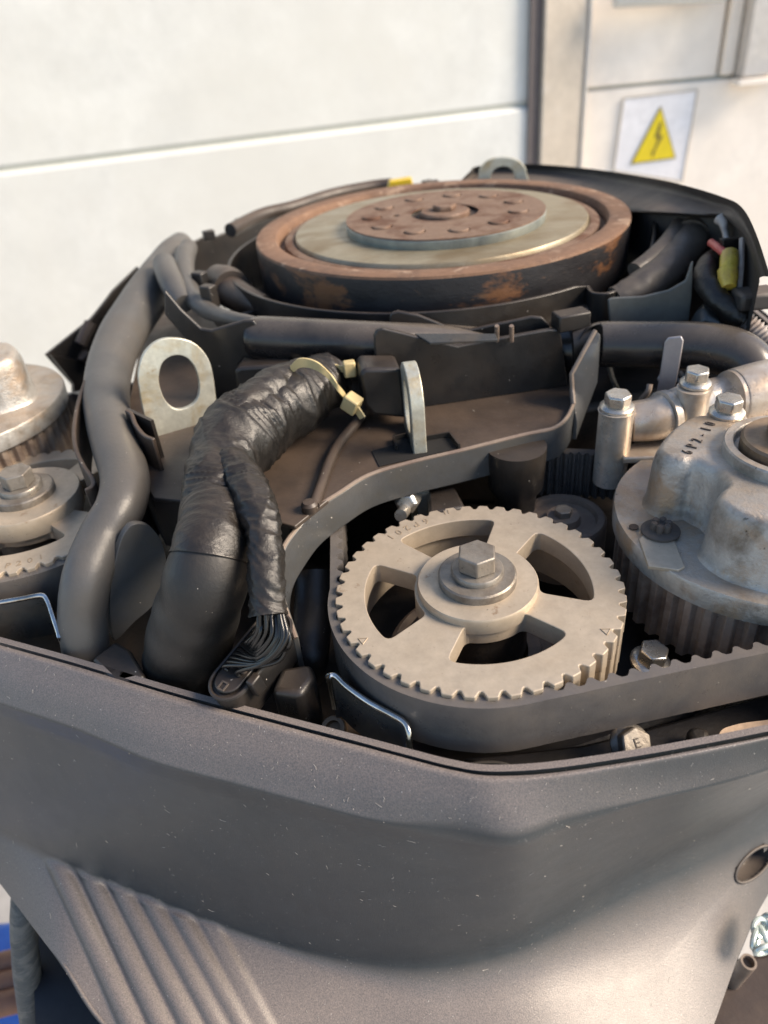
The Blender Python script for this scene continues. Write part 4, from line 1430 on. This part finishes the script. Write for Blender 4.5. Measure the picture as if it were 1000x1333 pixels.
ms = thing('contact_strip', tuple(P(640, 440, .05)), 'thin pale metal strip with two small pins behind the tall black wall', 'strip')
sp0, sp1 = P(560, 442, .064), P(648, 437, .062)
obj('strip_plate', MB().prism([P(540, 434, .0655), P(645, 434, .0655), P(648, 442, .064), P(560, 446, .064)], (0, 0, -.0015)), M['darksteel'], ms, bevel=.0003)
for x in (647, 666):
    obj('pin', MB().tube([P(x, 444, .055), P(x, 424, .066)], .0013, 8), M['tube'], ms)
gw = thing('gap_wiring', tuple(P(880, 500, .0)), 'small plugs and wires in the dark gap under the black pipe bend', 'wires')
obj('blue_plug', MB().tube([P(858, 491, .030), P(872, 497, .029)], .0024, 8), M['clip'], gw, bevel=.0005)
for i, (xa, ya, xb, yb) in enumerate(((876, 486, 884, 510), (884, 484, 893, 506), (890, 488, 900, 512), (846, 500, 835, 520))):
    obj('wire', MB().tube([P(*q) for q in cr([(xa, ya, .034), ((xa + xb) / 2 + 3, (ya + yb) / 2, .030), (xb, yb, .024)], 5)], .0017, 8), M['tube'] if i % 2 else M['wire'], gw)

# ------------------------------------------------------------------ rear right corner
rs = thing('rear_cowl', (.2, .6, .0), 'black moulded rear cowl shell curving behind the flywheel to the right edge', 'cowl')
rows = [
    [(597, 238, .098), (611, 224, .104), (624, 216, .108), (685, 213.5, .110), (748, 217.5, .110), (811, 225.5, .110), (882, 239, .110), (940, 256, .110), (966, 270, .109), (984, 303, .106), (1003, 360, .10), (1012, 430, .09), (1015, 500, .08)],
    [(600, 240, .096), (615, 228, .101), (630, 224, .104), (688, 222, .105), (748, 227, .105), (808, 236, .105), (876, 249, .105), (932, 263, .106), (958, 274, .106), (978, 304, .104), (998, 360, .098), (1006, 430, .088), (1008, 500, .077)],
    [(604, 243, .092), (620, 238, .092), (640, 234, .092), (692, 235, .094), (748, 239, .094), (806, 247, .095), (868, 257, .097), (926, 268, .099), (952, 279, .101), (974, 307, .101), (993, 360, .095), (1001, 430, .085), (1003, 500, .074)],
    [(608, 248, .086), (628, 246, .084), (648, 244, .084), (695, 246, .086), (748, 252, .088), (800, 262, .090), (850, 267, .093), (910, 271, .096), (944, 283, .099), (970, 311, .099), (989, 362, .093), (997, 430, .083), (999, 500, .072)],
]
z0 = [.079, .081, .082, .083, .085, .091, .102, .106, .108, .106, .10, .092]
offs = [0, .0065, .0090, .0125]
rows = [[(x, y, z0[i] - offs[k]) for i, (x, y, z) in enumerate(r_[:12])] for k, r_ in enumerate(rows)]
rows[3] = [(x, y + (8 if 4 < i < 8 else 0), z) for i, (x, y, z) in enumerate(rows[3])]
rows = [r_[:11] for r_ in rows]
last = [(x, y + 4, z - .006) for x, y, z in rows[-1]]
rows.append(last)
net = [cr(r_, 6) for r_ in rows]
cols = list(zip(*net))
fine = [cr(c, 5) for c in cols]
fine = [list(r_) for r_ in zip(*fine)]
g3 = [[P(*q) for q in r_] for r_ in fine]
low = [[p - Z * .02 for p in g3[-1]], [p - Z * (.085 if k < len(g3[-1]) * .85 else .06) for k, p in enumerate(g3[-1])]]
obj('shell', MB().grid(g3 + low), M['shell'], rs, ang=50)
bl = MB().box(P(982, 388, .066), (.022, .016, .010))
obj('shell_block', bl, M['shell'], rs, bevel=.002)
# arc channel (crescent) right of the flywheel
ac = thing('arc_channel', tuple(P(860, 330, .05)), 'curved grey-black channel hugging the right side of the flywheel', 'channel')
obj('channel_body', hose([(826, 352, .070, 22), (846, 338, .073, 24), (866, 320, .076, 25), (880, 302, .079, 24), (886, 288, .081, 20)], n=20, flat=.9), M['ductmat'], ac)
obj('channel_mouth', MB().ribbon([P(x, y, z) for x, y, z in ((848, 268, .086), (862, 264, .087), (893, 284, .085), (890, 296, .083))], .02, .0022), M['ductmat'], ac, bevel=.0006)
obj('channel_wall', MB().ribbon([P(x, y, z) for x, y, z in cr([(838, 348, .066), (846, 330, .070), (852, 305, .076), (852, 285, .08), (846, 268, .084)], 5)], .03, .0024), M['black'], ac, bevel=.0006)
# tape wrapped duct behind
td = thing('wrapped_duct', tuple(P(870, 350, .05)), 'dusty wrapped duct with a collar running under the right rear shell', 'duct')
obj('duct_body', hose([(800, 392, .058, 34), (826, 380, .061, 40), (856, 360, .065, 44), (880, 336, .069, 46), (898, 316, .073, 44), (910, 300, .075, 40)], n=32, disp=wrinkle(.0008, .6, 2)), M['ductmat'], td)
obj('duct_collar', hose([(900, 311, .074, 50), (912, 296, .077, 50), (918, 290, .078, 44)], n=32), M['ductmat'], td)
# grey curved guard
wp, _, _ = wall_px(((792, 440), (902, 430)), .04, [(792, 391), (798, 388), (838, 386), (872, 378), (893, 366), (900, 345), (903, 340), (901, 385), (897, 418), (794, 421)], th=.0025)
tag(obj('duct_guard', wp, M['guard2'], bevel=.0008), 'grey-green plastic guard standing above the black pipe at right', 'guard')
wp, _, _ = wall_px(((704, 440), (790, 430)), .04, [(745, 408), (790, 394), (792, 422), (704, 440), (700, 420)], th=.01)
tag(obj('guard_base', wp, M['plate'], bevel=.002), 'dusty dark ledge left of the grey guard, behind the pipe collar', 'ledge')
# relay box with connector
rb = thing('connector_tray', tuple(P(950, 360, .05)), 'narrow black open tray holding the yellow connector', 'tray')
wp, nt_, at_ = wall_px(((920, 420), (965, 412)), .04, [(941, 312), (965, 310), (967, 352), (962, 400), (950, 395), (944, 350)], th=.004)
obj('tray_back', wp, M['black'], rb, bevel=.0006)
obj('tray_edge', MB().tube([P(966, 311, .09), P(965, 350, .078), P(961, 395, .062)], .0016, 8), M['conduit'], rb)
yc = thing('yellow_connector', tuple(P(948, 350, .08)), 'yellow two-pin connector plugged on a short red wire', 'connector')
obj('plug_body', MB().tube([P(950, 330, .084), P(949, 345, .080), P(947, 352, .078)], [.0050, .0052, .0044], 12), M['conn'], yc, bevel=.0006)
obj('plug_end', MB().tube([P(947, 352, .078), P(948, 362, .075), P(949, 374, .071)], [.0056, .0056, .0040], 12), M['conn'], yc)
obj('red_wire', MB().tube([P(x, y, z) for x, y, z in cr([(926, 316, .084), (934, 322, .085), (946, 332, .084)], 5)], .0024, 10), M['red'], yc)
tc_ = thing('taped_cable', tuple(P(930, 400, .05)), 'black taped cable bending down to a pale corrugated conduit', 'cable')
obj('taped_run', hose([(934, 334, .074, 22), (922, 346, .074, 26), (918, 364, .071, 28), (930, 384, .066, 28), (948, 402, .060, 28), (968, 418, .054, 24)], n=28, disp=wrinkle(.0007, 1.4, 3)), M['tape'], tc_, ang=80)
cpts = [P(*q) for q in cr([(966, 416, .054), (982, 428, .050), (1000, 445, .044), (1020, 468, .036)], 8)]
obj('conduit', MB().tube(cpts, [.0052 + .0009 * (1 if i % 2 else -1) for i in range(len(cpts))], 16), M['conduit'], tc_)
wl = thing('lug_wire', tuple(P(940, 300, .06)), 'pale bare wire lug standing against the rear shell', 'wire')
obj('lug', MB().tube([P(937, 284, .094), P(942, 290, .092), P(943, 300, .088), (P(946, 312, .084))], [.0040, .0030, .0018, .0018], 10), M['conduit'], wl)

tag(obj('clamp_lump', MB().lathe(P(932, 412, .052), [(.012, -.02), (.012, 0), (.009, .004), (0, .005)], 8, Vector((.2, -.4, 1))), M['darksteel'], bevel=.001), 'dark faceted clamp under the taped cable at right', 'clamp')

# ------------------------------------------------------------------ left rear cowl wall
lw = thing('left_cowl_wall', tuple(P(120, 480, .0)), 'black notched cowl wall rising behind the thick hose at upper left', 'cowl')
q0, q1 = P(100, 430, .015), P(330, 285, .055)
dd = (q1 - q0)
dd.z = 0
nL = Vector((dd.y, -dd.x, 0)).normalized()
if nL.dot(CAM - q0) < 0:
    nL = -nL
poly = [(60, 462), (119, 415), (136, 394), (148, 378), (180, 347), (187, 366), (197, 353), (218, 336), (238, 326), (240, 321), (267, 308), (270, 314), (286, 306), (301, 300), (302, 292), (321, 285),
        (326, 288), (333, 286), (334, 279), (343, 278), (345, 282), (369, 270), (380, 275), (440, 262), (450, 300), (340, 330), (260, 380), (160, 480), (140, 560), (110, 600), (98, 505)]
obj('wall_sheet', MB().prism([PV(x, y, q0, nL) for x, y in poly], -nL * .003), M['black'], lw, bevel=.0005)
for (x0, y0, x1, y1) in ((105, 448, 118, 420), (108, 462, 120, 472)):
    a, b = PV(x0, y0, q0 + nL * .012, nL), PV(x1, y1, q0 + nL * .012, nL)
    obj('stiffener', MB().tube([a, b], .005, 8), M['plate'], lw)
a, b = PV(136, 420, q0 + nL * .01, nL), PV(176, 470, q0 + nL * .01, nL)
obj('lower_skin', MB().prism([PV(x, y, q0 + nL * .006, nL) for x, y in ((66, 462), (110, 470), (118, 500), (112, 560), (99, 590), (96, 500))], -nL * .004), M['black'], lw)
rim_b = [P(x, y, .069) for x, y in cr([(300, 300), (340, 280), (380, 270), (430, 254), (484, 243), (510, 240)], 5)]
obj('back_rail', MB().tube(rim_b, .006, 12), M['plate'], lw)

for (x, y, sx) in ((318, 289, .016), (345, 280, .012), (272, 306, .010), (556, 240, .010)):
    obj('rim_tab', MB().box(P(x, y, .068), (sx, .006, .008), Matrix.Rotation(.45, 3, 'Z')), M['black'], lw, bevel=.0008)

# ------------------------------------------------------------------ lower cowl in the foreground
cw = thing('lower_cowl', (.0, .15, -.2), 'large dusty dark grey plastic engine cowl filling the foreground', 'cowl')
R0 = [(-70, 820), (0, 840), (100, 868), (215, 903), (340, 937), (450, 966), (535, 989), (590, 1003), (640, 1010), (720, 1006), (830, 990), (920, 974), (1000, 958), (1090, 938)]
R3 = [(-70, 893), (0, 916), (100, 950), (200, 992), (310, 1022), (410, 1049), (500, 1071), (590, 1086), (668, 1097), (745, 1072), (840, 1044), (920, 1025), (1000, 1003), (1090, 970)]
R5 = [(-70, 1050), (0, 1082), (75, 1122), (155, 1153), (255, 1193), (350, 1226), (450, 1251), (560, 1260), (665, 1235), (735, 1200), (815, 1152), (910, 1103), (1000, 1050), (1090, 985)]
R7 = [(-50, 1085), (0, 1150), (75, 1250), (130, 1333), (240, 1440), (370, 1470), (490, 1490), (610, 1490), (720, 1490), (820, 1480), (900, 1400), (962, 1245), (1001, 1163), (1075, 1060)]


def lerp2(a, b, f):
    return (a[0] + (b[0] - a[0]) * f, a[1] + (b[1] - a[1]) * f)


def rounded(poly, rad, nc=8, ns=6):
    """3D polyline with rounded corners, always the same number of samples"""
    poly = [Vector(p) for p in poly]
    out = [poly[0]]
    prev = poly[0]
    for i in range(1, len(poly) - 1):
        p = poly[i]
        a = poly[i - 1] - p
        b = poly[i + 1] - p
        ra = min(rad[i], a.length * .48)
        rb = min(rad[i], b.length * .48)
        a0, b0 = p + a.normalized() * ra, p + b.normalized() * rb
        for k in range(1, ns):
            out.append(prev.lerp(a0, k / ns))
        for k in range(nc + 1):
            t = k / nc
            out.append((1 - t) ** 2 * a0 + 2 * t * (1 - t) * p + t * t * b0)
        prev = b0
    nl = 40
    for k in range(1, nl + 1):
        out.append(prev.lerp(poly[-1], k / nl))
    return out


def pix(p):
    d = Vector(p) - CAM
    w_ = d.dot(FWD)
    return (500 + FPX * d.dot(CX) / w_, 666.5 - FPX * d.dot(CY) / w_)


rows = []
nC = len(R0)
for j in range(nC):
    r0, r3, r5, r7 = R0[j], R3[j], R5[j], R7[j]
    rgt = max(0, min(1, (r0[0] - 560) / 250))       # right-hand side
    z3 = -.037 + .003 * rgt
    rr5 = max(0, min(1, (r0[0] - 100) / 700))
    z5 = -.146 - .050 * rr5
    z7 = -.170 - .068 * rr5
    c = [P(r0[0], r0[1], -.0200), P(*lerp2(r0, r3, .06), -.0195), P(*lerp2(r0, r3, .55), -.0275), P(*r3, z3),
         P(*lerp2(r3, r5, .10), z3 - .013), P(*r5, z5), P(*r7, z7)]
    rows.append(rounded(c, [0, .0015, .008, 0.0014 + .012 * math.exp(-((r3[0] - 665) / 80) ** 2), .004 + .012 * rgt, .0045 + .035 * max(0, min(1, (r0[0] - 500) / 300)), 0]))
# the cowl carries on round the right side of the engine, outside the frame
lastc = rows[-1]
for tx, ty, tz, rot in ((.232, .255, -.018, 28), (.285, .345, -.012, 55), (.300, .450, .000, 78), (.285, .560, .020, 95)):
    rm = Matrix.Rotation(R(rot), 3, 'Z')
    rows.append([Vector((tx, ty, tz)) + rm @ (p - lastc[0]) for p in lastc])
colsf = rows
nr = len(colsf[0])
base = []
for i in range(nr):
    base.append([Vector(q) for q in cr([tuple(cf[i]) for cf in colsf], 26)])
fine = [[pix(p) for p in r_] for r_ in base]
ribs = [((78, 1132), (175, 1340)), ((118, 1142), (213, 1340)), ((157, 1158), (252, 1340)), ((197, 1176), (288, 1340)), ((237, 1194), (318, 1340)), ((276, 1208), (345, 1340))]


def ribh(px, py):
    h = 0
    for i, ((x0, y0), (x1, y1)) in enumerate(ribs):
        t_ = (py - y0) / (y1 - y0)
        if t_ < -.08:
            continue
        cx_ = x0 + (x1 - x0) * t_
        wd = 15 + 4 * min(1, max(0, t_))
        d_ = abs(px - cx_) / wd
        if d_ < 1:
            s_ = max(0, min(1, (t_ + .08) / .08))
            s_ = s_ * s_ * (3 - 2 * s_)
            prof = math.cos(d_ * math.pi / 2) ** .75 if i < 5 else (1 - max(0, d_ - .5) * 2)
            h = max(h, s_ * prof * (.0030 if i < 5 else .0016))
    return h


m_, k_ = len(base), len(base[0])
hole_c, hole_a = (981, 1125), R(-45)


def in_hole(x, y, s=1.0):
    dx, dy = x - hole_c[0], y - hole_c[1]
    u_ = dx * math.cos(hole_a) + dy * math.sin(hole_a)
    v_ = -dx * math.sin(hole_a) + dy * math.cos(hole_a)
    return (u_ / (29 * s)) ** 2 + (v_ / (12.5 * s)) ** 2 < 1


vs = []
for i in range(m_):
    for j in range(k_):
        p = base[i][j]
        a = base[min(i + 1, m_ - 1)][j] - base[max(i - 1, 0)][j]
        b = base[i][min(j + 1, k_ - 1)] - base[i][max(j - 1, 0)]
        nn2 = b.cross(a)
        if nn2.length > 0:
            nn2.normalize()
        if nn2.dot(CAM - p) < 0:
            nn2 = -nn2
        h = ribh(fine[i][j][0], fine[i][j][1])
        vs.append(p + nn2 * (h + .0003 * noise.noise(p * 30)))
fs = []
for i in range(m_ - 1):
    for j in range(k_ - 1):
        cxp = sum(fine[a_][b_2][0] for a_, b_2 in ((i, j), (i + 1, j), (i, j + 1), (i + 1, j + 1))) / 4
        cyp = sum(fine[a_][b_2][1] for a_, b_2 in ((i, j), (i + 1, j), (i, j + 1), (i + 1, j + 1))) / 4
        if in_hole(cxp, cyp):
            continue
        fs.append((i * k_ + j, i * k_ + j + 1, (i + 1) * k_ + j + 1, (i + 1) * k_ + j))
skin = MB().add(vs, fs)
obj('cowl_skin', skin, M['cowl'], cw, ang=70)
# returned lip inside the rim
tops = [Vector(p) for p in base[0]]
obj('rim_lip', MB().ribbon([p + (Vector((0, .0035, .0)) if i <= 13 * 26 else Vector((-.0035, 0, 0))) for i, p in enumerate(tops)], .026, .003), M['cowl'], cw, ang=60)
# recess in the hole
hp_ = PV
z_h = -.112




from mathutils.bvhtree import BVHTree
bvh = BVHTree.FromPolygons([p for r_ in base for p in r_], [(i * k_ + j, i * k_ + j + 1, (i + 1) * k_ + j + 1, (i + 1) * k_ + j) for i in range(m_ - 1) for j in range(k_ - 1)])
ring2 = []
n_h = Vector()
for k in range(32):
    a = 2 * math.pi * k / 32
    u_, v_ = 31 * math.cos(a), 14.0 * math.sin(a)
    hit = bvh.ray_cast(CAM, ray(hole_c[0] + u_ * math.cos(hole_a) - v_ * math.sin(hole_a), hole_c[1] + u_ * math.sin(hole_a) + v_ * math.cos(hole_a)).normalized())
    if hit[0] is not None:
        nn3 = hit[1] if hit[1].dot(CAM - hit[0]) > 0 else -hit[1]
        ring2.append(hit[0] + nn3 * .0003)
        n_h += nn3
cen = sum(ring2, Vector()) / len(ring2)
n_h.normalize()
obj('hole_rim', MB().tube(ring2 + [ring2[0], ring2[1]], .0009, 8, cap=False), M['shell'], cw)
rr_ = [[cen + (p - cen) * f - n_h * h for p in ring2 + [ring2[0]]] for f, h in ((1, 0), (.93, .003), (.85, .010), (.4, .012), (.02, .012))]
obj('hole_recess', MB().grid(rr_), M['shell'], cw, ang=60)
# dust fibres and crumbs lying on the cowl
random.seed(21)
lint = MB()
for i in range(1500):
    px, py = random.uniform(0, 1000), random.uniform(845, 1333)
    hit = bvh.ray_cast(CAM, ray(px, py).normalized())
    if hit[0] is None or (i % 3 and noise.noise(Vector((px / 90, py / 90, 3))) < -.05):
        continue
    nn3 = hit[1] if hit[1].dot(CAM - hit[0]) > 0 else -hit[1]
    p = hit[0] + nn3 * .00018
    t1 = nn3.cross(Vector((random.uniform(-1, 1), random.uniform(-1, 1), random.uniform(-1, 1)))).normalized()
    t2 = nn3.cross(t1)
    if random.random() < .30:
        L_ = random.uniform(.0005, .0018) * (2 if random.random() < .06 else 1)
        c_ = random.uniform(-.5, .5)
        pts = [p + t1 * (L_ * (k / 3 - .5)) + t2 * (c_ * L_ * ((k / 3 - .5) ** 2)) for k in range(4)]
        lint.tube(pts, .00007, 4)
    else:
        r_ = random.uniform(.00008, .00022)
        lint.add([p + t1 * r_, p + t2 * r_ * .7, p - t1 * r_, p - t2 * r_, p + nn3 * r_], [(0, 1, 4), (1, 2, 4), (2, 3, 4), (3, 0, 4)])
obj('dust_lint', lint, M['lint'], cw, kind='stuff', smooth=False)
# back-turned lower edges so the cowl has depth
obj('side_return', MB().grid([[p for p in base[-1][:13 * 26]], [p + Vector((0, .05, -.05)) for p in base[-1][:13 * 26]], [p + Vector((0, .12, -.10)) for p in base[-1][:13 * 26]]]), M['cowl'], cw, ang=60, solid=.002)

# ------------------------------------------------------------------ things low down, left and right
sk = thing('lower_unit', (-.13, .2, -.45), 'dark outboard lower housing with a worn grey edge, below the cowl at left', 'housing')
ed = [P(x, y, z) for x, y, z in cr([(33, 1165, -.19), (31, 1200, -.20), (33, 1240, -.215), (38, 1290, -.235), (46, 1350, -.26)], 5)]
obj('worn_lit_edge', MB().tube(ed, [.0075] * len(ed), 14, disp=lambda L, th, p: .0005 * noise.noise(Vector((p.x * 40, p.y * 40, p.z * 300)))), M['fender'], sk)
obj('housing_body', MB().prism([P(x, y, -.23) for x, y in ((40, 1180), (150, 1230), (260, 1400), (50, 1420))], (0, 0, -.2)), M['navy'], sk)

bx = thing('blue_crate', (-.33, .25, -.95), 'blue plastic crate far below the cowl at the lower left corner', 'crate')
c0 = P(-20, 1300, -.62)
obj('crate_body', MB().box(c0 + Vector((-.10, -.06, -.16)), (.34, .30, .30)), M['blue'], bx, bevel=.01)
random.seed(3)
for i, (x, y) in enumerate(((24, 1250), (20, 1277), (14, 1304))):
    o = obj('brown_roll', MB().lathe(P(x, y, -.46), [(.0095, -.03), (.0105, -.024), (.0105, .024), (.0095, .03)], 20, Vector((1, .15, 0))), M['brick'])
    tag(o, ('topmost of the three brown rolls at lower left', 'middle of the three brown rolls at lower left', 'lowest of the three brown rolls at lower left')[i], 'roll', 'brown rolls by the blue crate')

hc = thing('steering_bracket', tuple(P(990, 1300, -.3)), 'dark brown bracket below the cowl at lower right', 'bracket')
obj('bracket_plate', MB().prism([P(x, y, -.30) for x, y in ((930, 1250), (985, 1240), (1060, 1230), (1060, 1420), (900, 1420))], (0, 0, -.06)), M['brown'], hc, bevel=.004)
obj('bracket_tube', MB().lathe(P(975, 1252, -.265), [(.0042, -.04), (.0046, -.003), (.0046, 0), (.0034, 0), (.0030, -.005), (0, -.005)], 24, Vector((.05, -.1, 1))), M['tube'], hc)
ch = thing('chain', tuple(P(992, 1210, -.25)), 'short pale metal chain hanging at the lower right edge', 'chain')
for i, (x, y, a) in enumerate(((990, 1208, .6), (998, 1222, 1.9), (984, 1222, 1.2), (995, 1236, .2), (1003, 1206, 1.5))):
    c = P(x, y, -.22)
    pts = []
    for k in range(17):
        th = 2 * math.pi * k / 16
        v = Vector((.0055 * math.cos(th), .0034 * math.sin(th), .002 * math.sin(th + i)))
        pts.append(c + Matrix.Rotation(a, 3, 'Z') @ (Matrix.Rotation(.7 * i, 3, 'X') @ v))
    obj('link', MB().tube(pts, .0015, 8, cap=False), M['chain'], ch)
